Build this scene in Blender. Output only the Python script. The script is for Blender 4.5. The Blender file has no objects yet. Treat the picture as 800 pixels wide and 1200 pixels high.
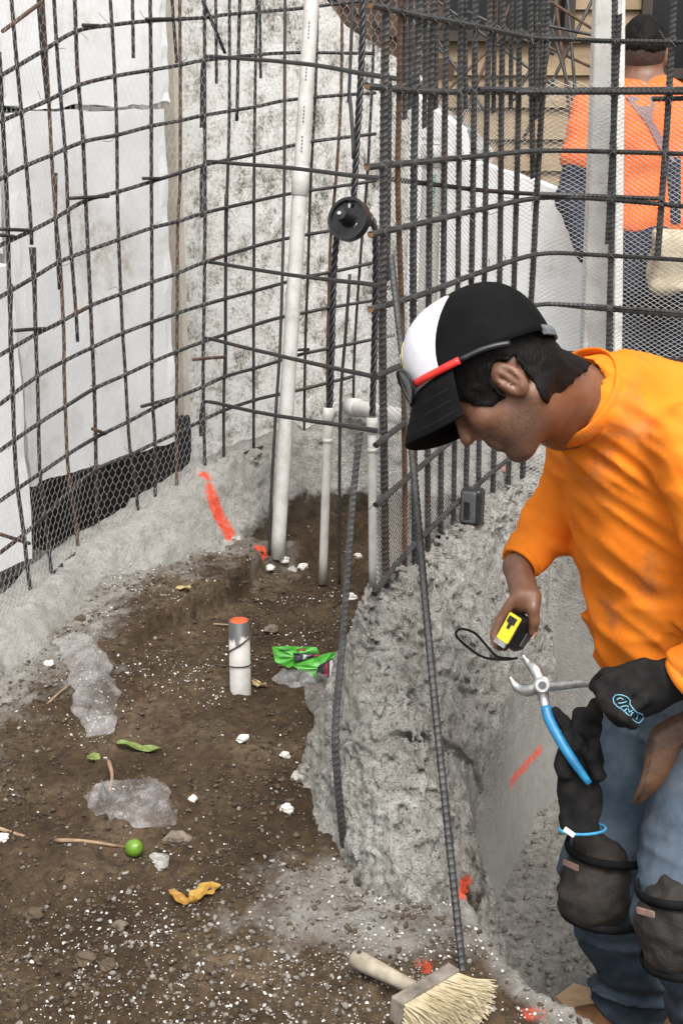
import bpy, math, random
import numpy as np
from mathutils import Vector
random.seed(7); RS = np.random.RandomState(11)
SC = bpy.context.scene
# ---------------------------------------------------------------- camera, sky, sun, exposure
CAM = np.array((0.0, 0.0, 1.48)); PITCH = math.radians(17.0); FPX = 1650.0
cd = bpy.data.cameras.new('camera'); co = bpy.data.objects.new('camera', cd)
SC.collection.objects.link(co); SC.camera = co
co.location = CAM; co.rotation_euler = (math.pi/2 - PITCH, 0, 0)
cd.sensor_fit = 'VERTICAL'; cd.sensor_height = 36.0; cd.lens = 36.0*FPX/1200.0
cd.clip_start = 0.05; cd.clip_end = 400.0
W = bpy.data.worlds.new('World'); SC.world = W; W.use_nodes = True
wn = W.node_tree.nodes; wl = W.node_tree.links; wn.clear()
sky = wn.new('ShaderNodeTexSky'); sky.sky_type = 'NISHITA'; sky.sun_disc = False
SUN_EL, SUN_AZ = math.radians(58), math.radians(172)      # azimuth measured from +Y towards +X
sky.sun_elevation = SUN_EL; sky.sun_rotation = SUN_AZ; sky.air_density = 1.0; sky.dust_density = 6.0; sky.ozone_density = 1.0
hs = wn.new('ShaderNodeHueSaturation'); hs.inputs['Saturation'].default_value = 0.18   # an even cloud layer: nearly grey light
bg = wn.new('ShaderNodeBackground'); bg.inputs['Strength'].default_value = 0.15
wo = wn.new('ShaderNodeOutputWorld')
wl.new(sky.outputs[0], hs.inputs['Color']); wl.new(hs.outputs[0], bg.inputs[0]); wl.new(bg.outputs[0], wo.inputs[0])
sd = bpy.data.lights.new('sun', 'SUN'); sd.energy = 1.2; sd.angle = math.radians(28); sd.color = (1.0, 0.965, 0.92)
so = bpy.data.objects.new('sun', sd); SC.collection.objects.link(so)
sv = Vector((math.cos(SUN_EL)*math.sin(SUN_AZ), math.cos(SUN_EL)*math.cos(SUN_AZ), math.sin(SUN_EL)))
so.rotation_euler = sv.to_track_quat('Z', 'Y').to_euler(); so.location = (0, 0, 8)
SC.view_settings.view_transform = 'Standard'; SC.view_settings.look = 'None'
SC.view_settings.exposure = 0.78; SC.view_settings.gamma = 1.0; SC.view_settings.use_curve_mapping = False
SC.render.engine = 'CYCLES'; SC.cycles.max_bounces = 6; SC.cycles.diffuse_bounces = 3
SC.cycles.glossy_bounces = 3; SC.cycles.transmission_bounces = 4; SC.cycles.transparent_max_bounces = 8

# ---------------------------------------------------------------- where a photographed point stands in the place
CP, SP = math.cos(PITCH), math.sin(PITCH)
def ray(u, v):
    xc = (u-400)/FPX; yc = (600-v)/FPX
    return np.array((xc, CP+yc*SP, -SP+yc*CP))
def PT(u, v, t): return CAM + t*ray(u, v)
def PZ(u, v, z):
    d = ray(u, v); return CAM + d*((z-CAM[2])/d[2])
def PY(u, v, y):
    d = ray(u, v); return CAM + d*(y/d[1])
CX, CYv, CZ = np.array((1., 0, 0)), np.array((0, SP, CP)), np.array((0, -CP, SP))   # right, up, towards viewer
def cv(x, y, z): return x*CX + y*CYv + z*CZ
def nrm(a): a = np.asarray(a, float); return a/np.linalg.norm(a)
def crom(pts, n=8):
    p = np.asarray(pts, float); q = np.vstack([2*p[0]-p[1], p, 2*p[-1]-p[-2]]); out = []
    for i in range(len(p)-1):
        a, b, c, d = q[i:i+4]
        for k in range(n):
            t = k/n
            out.append(.5*(2*b+(c-a)*t+(2*a-5*b+4*c-d)*t*t+(3*b-a-3*c+d)*t**3))
    out.append(p[-1]); return np.array(out)
def on_sheet(u, v, C, off=0.0):
    """the photographed point on a wall that stands upright over the plan curve C"""
    d = ray(u, v); best = None
    o2 = d[:2]
    for i in range(len(C)-1):
        a = C[i]; e = C[i+1]-C[i]
        den = o2[0]*e[1]-o2[1]*e[0]
        if abs(den) < 1e-12: continue
        t = (a[0]*e[1]-a[1]*e[0])/den
        s = (a[0]*o2[1]-a[1]*o2[0])/den
        lo = -1e-6; hi = 1e9 if i == len(C)-2 else 1+1e-6
        if t > .3 and lo <= s <= hi and (best is None or t < best): best = t
    if best is None:        # just past the end of the curve: stay at the depth of the nearest point on it
        k = np.argmin(np.abs(C[:, 0]/C[:, 1]-o2[0]/o2[1])); best = C[k][1]/d[1]
    return CAM + d*(best-off)
# ---------------------------------------------------------------- mesh helpers
LINK = SC.collection.objects.link
def mesh(name, V, F, smooth=False):
    V = np.asarray(V, np.float32); me = bpy.data.meshes.new(name)
    if isinstance(F, np.ndarray):
        k = F.shape[1]; n = len(F)
        me.vertices.add(len(V)); me.vertices.foreach_set('co', V.ravel())
        me.loops.add(n*k); me.loops.foreach_set('vertex_index', F.astype(np.int32).ravel())
        me.polygons.add(n); me.polygons.foreach_set('loop_start', np.arange(0, n*k, k, dtype=np.int32))
        me.update(calc_edges=True); me.validate()
    else:
        me.from_pydata(V.tolist(), [], F); me.update()
    if smooth: me.polygons.foreach_set('use_smooth', np.ones(len(me.polygons), bool))
    return me
def root(name, label, cat, loc, group=None):
    o = bpy.data.objects.new(name, None); LINK(o); o.location = loc; o.empty_display_size = .1
    o['label'] = label; o['category'] = cat
    if group: o['group'] = group
    return o
def wloc(o):
    p = np.zeros(3)
    while o is not None: p = p+np.array(o.location); o = o.parent
    return p
def obj(name, V, F, m, parent=None, smooth=False, label=None, cat=None, group=None, kind=None, origin=None):
    V = np.asarray(V, float)
    base = wloc(parent) if parent is not None else np.zeros(3)
    if origin is None:
        origin = base if parent is not None else np.array((V[:, 0].mean(), V[:, 1].mean(), V[:, 2].min()))
    origin = np.asarray(origin, float)
    me = mesh(name, V-origin, F, smooth); me.materials.append(m)
    o = bpy.data.objects.new(name, me); LINK(o); o.location = origin-base
    if parent is not None: o.parent = parent
    if label: o['label'] = label
    if cat: o['category'] = cat
    if group: o['group'] = group
    if kind: o['kind'] = kind
    return o
class MB:
    def __init__(s): s.V = []; s.F = []; s.n = 0
    def add(s, V, F):
        V = np.asarray(V, float); s.V.append(V)
        s.F += [tuple(int(i)+s.n for i in f) for f in F]; s.n += len(V); return s
    def obj(s, name, m, parent=None, **k): return obj(name, np.vstack(s.V), s.F, m, parent, **k)
def frames(P):
    T = np.gradient(P, axis=0); T /= np.linalg.norm(T, axis=1)[:, None]+1e-12
    r = np.array((0, 0, 1.)) if abs(T[0][2]) < .9 else np.array((1., 0, 0))
    N = np.zeros_like(P); n = np.cross(T[0], r); n /= np.linalg.norm(n); N[0] = n
    for i in range(1, len(P)):
        n = N[i-1]-T[i]*np.dot(N[i-1], T[i]); N[i] = n/(np.linalg.norm(n)+1e-12)
    return T, N, np.cross(T, N)
def tube(P, r, k=8, caps=True, flat=1.0, up=None):
    P = np.asarray(P, float); n = len(P); r = np.broadcast_to(np.asarray(r, float), (n,))
    T, N, B = frames(P)
    if up is not None:
        N = np.cross(T, np.asarray(up, float)); N /= np.linalg.norm(N, axis=1)[:, None]+1e-9; B = np.cross(T, N)
    a = np.arange(k)*2*math.pi/k
    V = P[:, None, :] + r[:, None, None]*(np.cos(a)[None, :, None]*N[:, None, :] + flat*np.sin(a)[None, :, None]*B[:, None, :])
    V = V.reshape(-1, 3); i = np.arange(n-1)[:, None]; j = np.arange(k)[None, :]; j2 = (j+1) % k
    F = np.stack([i*k+j, i*k+j2, (i+1)*k+j2, (i+1)*k+j], -1).reshape(-1, 4).tolist()
    if caps: F += [list(range(k-1, -1, -1)), list(range((n-1)*k, n*k))]
    return V, F
def resample(P, step):
    P = np.asarray(P, float); L = np.r_[0, np.cumsum(np.linalg.norm(np.diff(P, axis=0), axis=1))]
    n = max(2, int(L[-1]/step)+1); s = np.linspace(0, L[-1], n)
    return np.stack([np.interp(s, L, P[:, i]) for i in range(3)], 1)
def box(c, ax, half):
    c = np.asarray(c, float); A = [np.asarray(a, float)*h for a, h in zip(ax, half)]
    V = [c+sx*A[0]+sy*A[1]+sz*A[2] for sx in (-1, 1) for sy in (-1, 1) for sz in (-1, 1)]
    return V, [(0, 1, 3, 2), (4, 6, 7, 5), (0, 4, 5, 1), (2, 3, 7, 6), (0, 2, 6, 4), (1, 5, 7, 3)]
def bevel(o, w=.003, seg=2):
    m = o.modifiers.new('bevel', 'BEVEL'); m.width = w; m.segments = seg; m.limit_method = 'ANGLE'; return o
# ---------------------------------------------------------------- value noise and implicit surfaces
LAT = RS.rand(32, 32, 32).astype(np.float32)*2-1
def vn(P, f, seed=0):
    q = P*f + seed*7.31; i = np.floor(q).astype(np.int32); w = (q-i).astype(np.float32); w = w*w*(3-2*w); i &= 31; j = (i+1) & 31
    x0, y0, z0 = i[..., 0], i[..., 1], i[..., 2]; x1, y1, z1 = j[..., 0], j[..., 1], j[..., 2]
    wx, wy, wz = w[..., 0], w[..., 1], w[..., 2]
    a = LAT[x0, y0, z0]*(1-wx)+LAT[x1, y0, z0]*wx; b = LAT[x0, y1, z0]*(1-wx)+LAT[x1, y1, z0]*wx
    c = LAT[x0, y0, z1]*(1-wx)+LAT[x1, y0, z1]*wx; d = LAT[x0, y1, z1]*(1-wx)+LAT[x1, y1, z1]*wx
    a = a*(1-wy)+b*wy; c = c*(1-wy)+d*wy; return a*(1-wz)+c*wz
def fbm(P, f, o=3, seed=0, g=.5):
    r = 0; a = 1
    for k in range(o): r = r+a*vn(P, f*2.03**k, seed+k*3); a *= g
    return r
def vn2(X, Y, f, seed=0, o=3):
    P = np.stack([X, Y, np.full_like(X, .37)], -1); return fbm(P, f, o, seed)
def cap(p, a, b, ra, rb, flat=None):
    a = np.asarray(a, np.float32); b = np.asarray(b, np.float32); q = p-a; e = b-a
    if flat is not None:                    # flattened along a direction by a factor
        d, k = np.asarray(flat[0], np.float32), flat[1]
        q = q+d*((q@d)*(1/k-1))[..., None]; e = e+d*(float(e@d)*(1/k-1))
    h = np.clip((q@e)/max(float(e@e), 1e-9), 0, 1)
    return np.linalg.norm(q-h[..., None]*e, axis=-1)-(ra+(rb-ra)*h)
def ell(p, c, ax, rad):
    q = p-np.asarray(c, np.float32); M = np.array([nrm(a)/r for a, r in zip(ax, rad)], np.float32)
    k = np.linalg.norm(q@M.T, axis=-1); return (k-1)*min(rad)*(.6+.4*np.clip(k, 0, 2)/1.)
def rbox(p, c, ax, half, r):
    q = p-np.asarray(c, np.float32); q = np.abs(q@np.array([nrm(a) for a in ax], np.float32).T)-(np.asarray(half, np.float32)-r)
    return np.linalg.norm(np.maximum(q, 0), axis=-1)+np.minimum(q.max(-1), 0)-r
def smin(a, b, k):
    h = np.clip(.5+.5*(b-a)/k, 0, 1); return b*(1-h)+a*h-k*h*(1-h)
def nets(fn, lo, hi, h, pad=.01, B=6):
    lo = np.asarray(lo, np.float32); nb = np.maximum(1, np.ceil((np.asarray(hi)-lo)/h/B).astype(int)); n = nb*B
    g = [lo[i]+(np.arange(nb[i])*B+(B-1)/2)*h for i in range(3)]
    C = np.stack(np.meshgrid(*g, indexing='ij'), -1).astype(np.float32)
    fc = fn(C.reshape(-1, 3)).reshape(nb); act = np.abs(fc) < B*h*.95+pad
    Wv = np.empty(tuple(nb)+(B, B, B), np.float32); Wv[:] = np.where(fc > 0, 1, -1)[..., None, None, None]
    o = (np.arange(B)-(B-1)/2)*h; O = np.stack(np.meshgrid(o, o, o, indexing='ij'), -1).astype(np.float32)
    P = (C[act][:, None, None, None, :]+O).reshape(-1, 3)
    R = np.concatenate([fn(P[i:i+400000]) for i in range(0, len(P), 400000)])
    Wv[act] = R.reshape(-1, B, B, B)
    V = Wv.transpose(0, 3, 1, 4, 2, 5).reshape(n); s = V < 0
    cnt = sum(s[a:n[0]-1+a, b:n[1]-1+b, c:n[2]-1+c].astype(np.int8) for a in (0, 1) for b in (0, 1) for c in (0, 1))
    cell = np.argwhere((cnt > 0) & (cnt < 8)); idx = -np.ones(n-1, np.int64); idx[tuple(cell.T)] = np.arange(len(cell))
    co = np.array([(a, b, c) for a in (0, 1) for b in (0, 1) for c in (0, 1)])
    val = np.stack([V[tuple((cell+k).T)] for k in co], 1); acc = np.zeros((len(cell), 3)); num = np.zeros(len(cell))
    for a in range(8):
        for b in range(a+1, 8):
            if np.abs(co[a]-co[b]).sum() != 1: continue
            m = (val[:, a] < 0) != (val[:, b] < 0); t = val[:, a]/(val[:, a]-val[:, b]+1e-12)
            acc[m] += (co[a]+t[:, None]*(co[b]-co[a]))[m]; num[m] += 1
    VV = lo+(cell+acc/num[:, None])*h; FF = []
    for ax in range(3):
        b, c = [(1, 2), (2, 0), (0, 1)][ax]
        sl0 = [slice(None)]*3; sl1 = [slice(None)]*3; sl0[ax] = slice(0, -1); sl1[ax] = slice(1, None)
        e = np.argwhere(s[tuple(sl0)] != s[tuple(sl1)])
        e = e[(e[:, b] > 0) & (e[:, c] > 0) & (e[:, b] < n[b]-1) & (e[:, c] < n[c]-1)]
        eb = np.zeros(3, int); eb[b] = 1; ec = np.zeros(3, int); ec[c] = 1
        q = np.stack([idx[tuple((e-eb-ec).T)], idx[tuple((e-ec).T)], idx[tuple(e.T)], idx[tuple((e-eb).T)]], 1)
        inv = ~s[tuple(e.T)]; q[inv] = q[inv][:, ::-1]; FF.append(q)
    return VV, np.concatenate(FF)
# ---------------------------------------------------------------- procedural materials
class NT:
    def __init__(s, name):
        s.m = bpy.data.materials.new(name); s.m.use_nodes = True; s.t = s.m.node_tree; s.t.nodes.clear()
        s.out = s.n('ShaderNodeOutputMaterial'); s.b = s.n('ShaderNodeBsdfPrincipled'); s.l(s.b.outputs[0], s.out.inputs[0])
        s.co = s.n('ShaderNodeNewGeometry').outputs['Position']
    def n(s, k, **p):
        x = s.t.nodes.new(k)
        for a, b in p.items(): setattr(x, a, b)
        return x
    def l(s, a, b): s.t.links.new(a, b)
    def mapped(s, sc):
        x = s.n('ShaderNodeMapping'); x.inputs['Scale'].default_value = sc; s.l(s.co, x.inputs['Vector']); return x.outputs[0]
    def noise(s, scale, detail=4, rough=.6, vec=None, dist=0):
        x = s.n('ShaderNodeTexNoise'); x.inputs['Scale'].default_value = scale; x.inputs['Detail'].default_value = detail
        x.inputs['Roughness'].default_value = rough; x.inputs['Distortion'].default_value = dist
        s.l(vec or s.co, x.inputs['Vector']); return x.outputs['Fac']
    def vor(s, scale, vec=None, feat='F1', out='Distance'):
        x = s.n('ShaderNodeTexVoronoi', feature=feat); x.inputs['Scale'].default_value = scale; s.l(vec or s.co, x.inputs['Vector']); return x.outputs[out]
    def ramp(s, fac, stops):
        x = s.n('ShaderNodeValToRGB'); e = x.color_ramp.elements
        while len(e) < len(stops): e.new(.5)
        for k, (p, c) in enumerate(stops):
            e[k].position = p; e[k].color = (c, c, c, 1) if isinstance(c, (int, float)) else (*c, 1)
        s.l(fac, x.inputs[0]); return x.outputs[0]
    def mix(s, fac, a, b, blend='MIX'):
        x = s.n('ShaderNodeMix', data_type='RGBA', blend_type=blend)
        for sock, v in ((x.inputs[0], fac), (x.inputs[6], a), (x.inputs[7], b)):
            if isinstance(v, (int, float)): sock.default_value = v
            elif isinstance(v, tuple): sock.default_value = (*v, 1)
            else: s.l(v, sock)
        return x.outputs[2]
    def math(s, op, a, b=0.0, c=None):
        x = s.n('ShaderNodeMath', operation=op)
        for sock, v in zip(x.inputs, (a, b, c)):
            if v is None: continue
            if isinstance(v, (int, float)): sock.default_value = v
            else: s.l(v, sock)
        return x.outputs[0]
    def col(s, v):
        if isinstance(v, tuple): s.b.inputs['Base Color'].default_value = (*v, 1)
        else: s.l(v, s.b.inputs['Base Color'])
        return s
    def rough(s, v):
        if isinstance(v, (int, float)): s.b.inputs['Roughness'].default_value = v
        else: s.l(v, s.b.inputs['Roughness'])
        return s
    def bump(s, h, strength=.5, dist=.01):
        x = s.n('ShaderNodeBump'); x.inputs['Strength'].default_value = strength; x.inputs['Distance'].default_value = dist
        s.l(h, x.inputs['Height'])
        if s.b.inputs['Normal'].links: s.l(s.b.inputs['Normal'].links[0].from_socket, x.inputs['Normal'])
        s.l(x.outputs[0], s.b.inputs['Normal']); return s
    def set(s, **k):
        for a, v in k.items(): s.b.inputs[a.replace('_', ' ')].default_value = v
        return s
def simple(name, c1, c2, scale=30, rough=.7, bump=.3, bd=.002, bs=None, lo=.35, hi=.65, **k):
    t = NT(name); f = t.noise(scale, 5); t.col(t.ramp(f, [(lo, c1), (hi, c2)])).rough(rough)
    if bump: t.bump(t.noise(bs or scale*3, 4), bump, bd)
    t.set(**k); return t.m
M = {}
def spray(t, base, spots, color=(.85, .075, .02)):
    """marking paint sprayed on at real spots: (x, y, z, radius) in metres"""
    msk = None
    nz = t.noise(60, 4, .7); nz2 = t.noise(14, 2)
    for (x, y, z, r) in spots:
        d = t.n('ShaderNodeVectorMath', operation='DISTANCE'); t.l(t.co, d.inputs[0]); d.inputs[1].default_value = (x, y, z)
        q = t.math('DIVIDE', d.outputs['Value'], r)
        q = t.math('ADD', q, t.math('MULTIPLY', t.math('SUBTRACT', nz, .5), 1.3))
        q = t.math('ADD', q, t.math('MULTIPLY', t.math('SUBTRACT', nz2, .5), .8))
        k = t.ramp(q, [(.55, 1.0), (1.0, 0.0)])
        msk = k if msk is None else t.math('MAXIMUM', msk, k)
    return t.mix(msk, base, color)
def line_spots(pts, r):
    P = resample(pts, r*.75); return [(p[0], p[1], p[2], r) for p in P]
# ---------------------------------------------------------------- plan curves of the place
MATC = crom([(-1.30, 2.45), (-1.12, 3.0), (-.933, 3.59), (-.796, 4.03), (-.639, 4.23), (-.442, 4.49), (-.31, 4.68), (-.166, 4.83), (-.033, 4.87), (.12, 4.90), (.32, 4.86)], 5)
FENC = crom([(.16, 2.15), (.11, 2.48), (.073, 2.82), (.17, 3.12), (.29, 3.41), (.43, 3.68), (.52, 3.75), (.62, 3.75), (.88, 3.57), (1.4, 3.3)], 5)
FSH = FENC[FENC[:, 1].argmax()*0+10:]          # the part of that curve on which the fence stands
FLOOR = -.38
def sdist(X, Y, C):
    """signed distance to a plan curve (right of travel is positive) and the position along it"""
    best = np.full(X.shape, 1e9); sd_ = np.zeros_like(best); ss = np.zeros_like(best); L = 0
    n = len(C)-1
    for i in range(n):
        a = C[i]; e = C[i+1]-a; l = np.hypot(*e); e = e/l
        px, py = X-a[0], Y-a[1]; al = px*e[0]+py*e[1]; la = px*e[1]-py*e[0]
        h = np.clip(al, -1e9 if i == 0 else 0, 1e9 if i == n-1 else l)
        d = np.hypot(al-h, la); m = d < best
        best = np.where(m, d, best); sd_ = np.where(m, np.sign(la)*d, sd_); ss = np.where(m, L+h, ss); L += l
    return sd_, ss
def curve_s(C, pt):
    d, s = sdist(np.array([pt[0]], float), np.array([pt[1]], float), C); return float(s[0])
def sstep(a, b, x): t = np.clip((x-a)/(b-a), 0, 1); return t*t*(3-2*t)
LS = [curve_s(MATC, p) for p in ((-1.12, 3.0), (-.933, 3.59), (-.796, 4.03), (-.639, 4.23), (-.442, 4.49), (-.31, 4.68), (-.166, 4.83), (-.033, 4.87), (.3, 4.87))]
LZ = [.02, .055, .115, .165, .245, .265, .275, .285, .28]
def h_ledge(X, Y):
    d, s = sdist(X, Y, MATC); zt = np.interp(s, LS, LZ)
    w = .17+.05*vn2(X, Y, 3.1, 4)
    return zt+.02 - sstep(.03, .03+w*1.35, d)*(zt+.12) - np.maximum(0, d-.30)*2.0 - .24*sstep(-.05, -.25, d)
TR = np.array([(.225, 2.36), (.318, 2.04), (.392, 1.95), (.62, 1.70), (1.7, 1.05), (3.2, 1.0), (3.2, 3.0), (.95, 3.45), (.6, 3.66), (.5, 3.5), (.30, 2.9)])
def poly_sd(X, Y, Q):
    d = np.full(X.shape, 1e9); s = np.ones(X.shape); n = len(Q)
    for i in range(n):
        a, b = Q[i], Q[(i+1) % n]; e = b-a; wx, wy = X-a[0], Y-a[1]
        t = np.clip((wx*e[0]+wy*e[1])/(e@e), 0, 1); d = np.minimum(d, np.hypot(wx-e[0]*t, wy-e[1]*t))
        c = ((a[1] <= Y) & (b[1] > Y)) | ((a[1] > Y) & (b[1] <= Y))
        xi = a[0]+(Y-a[1])/(b[1]-a[1]+1e-12)*e[0]; s = np.where(c & (X < xi), -s, s)
    return d*s                                  # negative inside
TERR = crom([PZ(u, v, .03)[:2] for u, v in ((330, 648), (306, 655), (285, 680), (255, 708), (215, 730), (165, 752), (110, 800), (80, 860))], 4)
def h_ground(X, Y):
    z = .022*vn2(X, Y, 2.3, 1)+.012*vn2(X, Y, 9, 2)
    d, s = sdist(X, Y, TERR); inr = sstep(1.15, .6, s)*sstep(-1.2, -.6, X)*sstep(5.2, 4.8, Y)
    z = z+.08*sstep(.012, -.018, -d)*np.exp(-np.maximum(d, 0)/.5)*inr
    z = z - .03*np.exp(-((X+.1)**2+(Y-4.15)**2)/.10)
    z = z + .05*sstep(2.3, 1.6, Y)*sstep(-.2, -.7, X)
    t = poly_sd(X, Y, TR)
    dep = sstep(.006, -.05, t+.008*vn2(X, Y, 12, 5))
    return z*(1-dep)+dep*(FLOOR+.014*vn2(X, Y, 7, 6)) + .012*sstep(.07, .0, np.abs(t))*(1-dep)
FS = curve_s(FENC, (.073, 2.82))
CRE = [curve_s(FENC, p) for p in ((.15, 2.2), (.11, 2.48), (.09, 2.66), (.073, 2.82), (.29, 3.41), (.52, 3.75), (.9, 3.56), (1.4, 3.3))]
CREZ = [-.10, .15, .31, .395, .41, .41, .40, .38]
def h_mound(X, Y, full=False):
    d, s = sdist(X, Y, FENC); zc = np.interp(s, CRE, CREZ)
    front = sstep(FS+.05, FS-.4, s)
    back = sstep(curve_s(FENC, (.50, 3.74)), curve_s(FENC, (.66, 3.74)), s)
    kl = 2.9-.5*front; kr = 2.5-.5*front+2.0*back
    left = kl*np.sqrt(np.maximum(0, -d-.015)**2+.0004)-kl*.02
    right = kr*np.sqrt(np.maximum(0, d-.03)**2+.0006)-kr*.0245
    dl = .205+.0*front+.012*np.sin(s*9)-.11*back
    right = right+np.maximum(0, d-dl)*5.5*(1-.5*front)
    h = zc-np.where(d < 0, left, right)
    h = h+.05*np.exp(-((X-.235)**2/.006+(Y-2.55)**2/.02))+.045*np.exp(-((X-.02)**2/.006+(Y-2.52)**2/.01))
    if full: return h, d, s, sstep(dl-.005, dl+.03, d)*(1-front)
    return h
def h_all(X, Y): return np.maximum(np.maximum(h_ground(X, Y), h_mound(X, Y)), h_ledge(X, Y))
def hit(u, v, hf=h_all, lo=1.7, hi=7.5):
    """where the photographed ray meets the terrain"""
    d = ray(u, v); t = np.arange(lo, hi, .004); P = CAM+t[:, None]*d
    k = np.argmax(P[:, 2] < hf(P[:, 0], P[:, 1])); return P[k]
def gz(x, y): return float(h_all(np.array([x], float), np.array([y], float))[0])
PAINT = []
for pts, r, st_ in (([(239, 560), (246, 580), (257, 606), (268, 627)], .019, .98), ([(304, 643), (308, 650)], .015, 1.0),
               ([(632, 878), (616, 896), (598, 918)], .012, .84), ([(545, 1030), (538, 1054)], .011, 1.0), ([(493, 1130), (502, 1136)], .012, .72),
               ([(615, 1188), (632, 1190)], .014, .66), ([(583, 548), (594, 547)], .012, .8)):
    P = resample([hit(u, v) for u, v in pts], .006); PAINT += [(p, r, st_) for p in P]
def paint_mask(V):
    m = np.zeros(len(V))
    for p, r, k in PAINT: m = np.maximum(m, k*np.clip(1.6-np.linalg.norm(V-p, axis=1)/r*.75, 0, 1))
    return m
def attr(o, name, val):
    a = o.data.attributes.new(name, 'FLOAT', 'POINT'); a.data.foreach_set('value', np.asarray(val, np.float32))
def get_attr(t, name):
    x = t.n('ShaderNodeAttribute'); x.attribute_name = name; return x.outputs['Fac']
def painted(t, base):
    m = t.math('ADD', get_attr(t, 'paint'), t.math('MULTIPLY', t.math('SUBTRACT', t.noise(70, 4, .75), .5), 1.5))
    return t.mix(t.ramp(m, [(.50, 0.0), (.95, .92)]), base, (.78, .075, .022))
# --- soil / concrete-dust ground
t = NT('soil'); n1 = t.noise(3.2, 6, .62); n2 = t.noise(45, 6, .7); n3 = t.noise(11, 5, .6)
soil = t.ramp(n1, [(.32, (.042, .026, .0140)), (.5, (.078, .051, .029)), (.66, (.140, .100, .062))])
soil = t.mix(t.ramp(n2, [(.35, .75), (.62, .0)]), soil, (.022, .015, .010))
dust = t.ramp(t.noise(60, 5, .7), [(.3, (.15, .14, .125)), (.7, (.31, .295, .265))])
k = t.math('ADD', get_attr(t, 'conc'), t.math('MULTIPLY', t.math('SUBTRACT', n3, .5), 1.1))
bc = t.mix(t.ramp(k, [(.36, 0.0), (.72, 1.0)]), soil, dust)
t.col(painted(t, bc)).rough(.95).bump(n2, .9, .012).bump(t.noise(170, 4, .7), .7, .004); t.set(Specular_IOR_Level=.2); M['soil'] = t.m
def axis(lo, hi, step, far):
    a = np.arange(lo, hi+1e-6, step); g = []; x = step; p = 0
    while p < far: p += x; g.append(p); x *= 1.35
    g = np.array(g); return np.r_[(lo-g)[::-1], a, hi+g]
gx, gy = axis(-1.25, 1.15, .011, 120), axis(1.75, 4.95, .011, 150)
X, Y = np.meshgrid(gx, gy, indexing='ij')
inn = sstep(0, .4, X+1.6)*sstep(0, .4, 1.6-X)*sstep(0, .3, Y-1.2)*sstep(0, .5, 5.6-Y)
Z = np.where(inn > 0, h_ground(np.clip(X, -4, 4), np.clip(Y, -1, 9)), 0)
far = np.maximum(np.abs(X)-2.5, np.maximum(1-Y, Y-6.0)); Z = h_ground(X, Y)*np.where(far > 0, np.exp(-np.maximum(far, 0)), 1)
fine = np.stack([X, Y, X*0], -1)
def fine_relief(P): return .012*np.abs(vn(P, 24, 3))+.009*vn(P, 50, 5)+.006*vn(P, 95, 8)
Z = Z+inn*fine_relief(fine)
def soil_z(x, y): x = np.asarray(x, float); y = np.asarray(y, float); return h_ground(x, y)+fine_relief(np.stack([x, y, x*0], -1))
nx, ny = X.shape; I = np.arange(nx-1)[:, None]*ny+np.arange(ny-1)[None, :]
F = np.stack([I, I+ny, I+ny+1, I+1], -1).reshape(-1, 4); V = np.stack([X, Y, Z], -1).reshape(-1, 3)
g = obj('ground', V, F, M['soil'], smooth=True, kind='structure', origin=(0, 0, 0))
td = poly_sd(V[:, 0], V[:, 1], TR); ld, ls = sdist(V[:, 0], V[:, 1], MATC); md, ms = sdist(V[:, 0], V[:, 1], FENC)
conc = np.maximum(np.clip(1-td/.10, 0, 1), np.clip(1.05-np.maximum(0, ld-.12)/.42, 0, 1)*.72*(V[:, 1] < 4.35))
cn = V-np.array((.10, 2.30, 0)); conc = np.maximum(conc, .70*np.clip(1.5-np.hypot(cn[:, 0]/.30, cn[:, 1]/.22), 0, 1))
attr(g, 'conc', conc); attr(g, 'paint', paint_mask(V))
# --- rough sprayed concrete
def shotcrete(name, lo=(.30, .29, .262), hi=(.60, .588, .545), smooth=False):
    t = NT(name); a = t.noise(26, 6, .7); b = t.noise(5, 4)
    c = t.ramp(a, [(.28, lo), (.5, tuple((x+y)/2*1.03 for x, y in zip(lo, hi))), (.68, hi)])
    c = t.mix(t.ramp(b, [(.38, .45), (.62, 0.0)]), c, (.29, .262, .222))
    pit = t.ramp(t.noise(130, 3, .6), [(.33, 1.0), (.42, 0.0)]); c = t.mix(t.math('MULTIPLY', pit, .65), c, (.075, .07, .06))
    sm = t.ramp(a, [(.3, (.25, .245, .225)), (.7, (.325, .318, .295))])
    c = t.mix(get_attr(t, 'flat'), c, sm)
    dk = t.math('ADD', get_attr(t, 'dirt'), t.math('MULTIPLY', t.math('SUBTRACT', t.noise(18, 5, .7), .5), 1.2)); c = t.mix(t.ramp(dk, [(.40, 0.0), (.70, 1.0)]), c, t.ramp(a, [(.3, (.034, .023, .014)), (.7, (.085, .062, .04))]))
    t.col(painted(t, c)).rough(.93)
    bs = t.math('MULTIPLY', t.math('SUBTRACT', 1.0, t.math('MULTIPLY', get_attr(t, 'flat'), .85)), t.noise(85, 5, .75))
    t.bump(bs, 1.0, .024).bump(t.math('MULTIPLY', t.math('SUBTRACT', 1.0, get_attr(t, 'flat')), t.vor(150)), .6, .008).bump(t.noise(300, 3, .7), .35, .002); t.set(Specular_IOR_Level=.25); return t.m
M['shot'] = shotcrete('shotcrete')
GROOVE = resample(crom([hit(u, v, h_mound)+np.array((0, .01, -.0)) for u, v in ((455, 872), (490, 870), (525, 880), (552, 905), (562, 940), (553, 975))], 5), .02)
SKEW = np.array([(1, .35, 0), (-.2, .8, 0), (.3, .3, 1.2)], np.float32)
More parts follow.
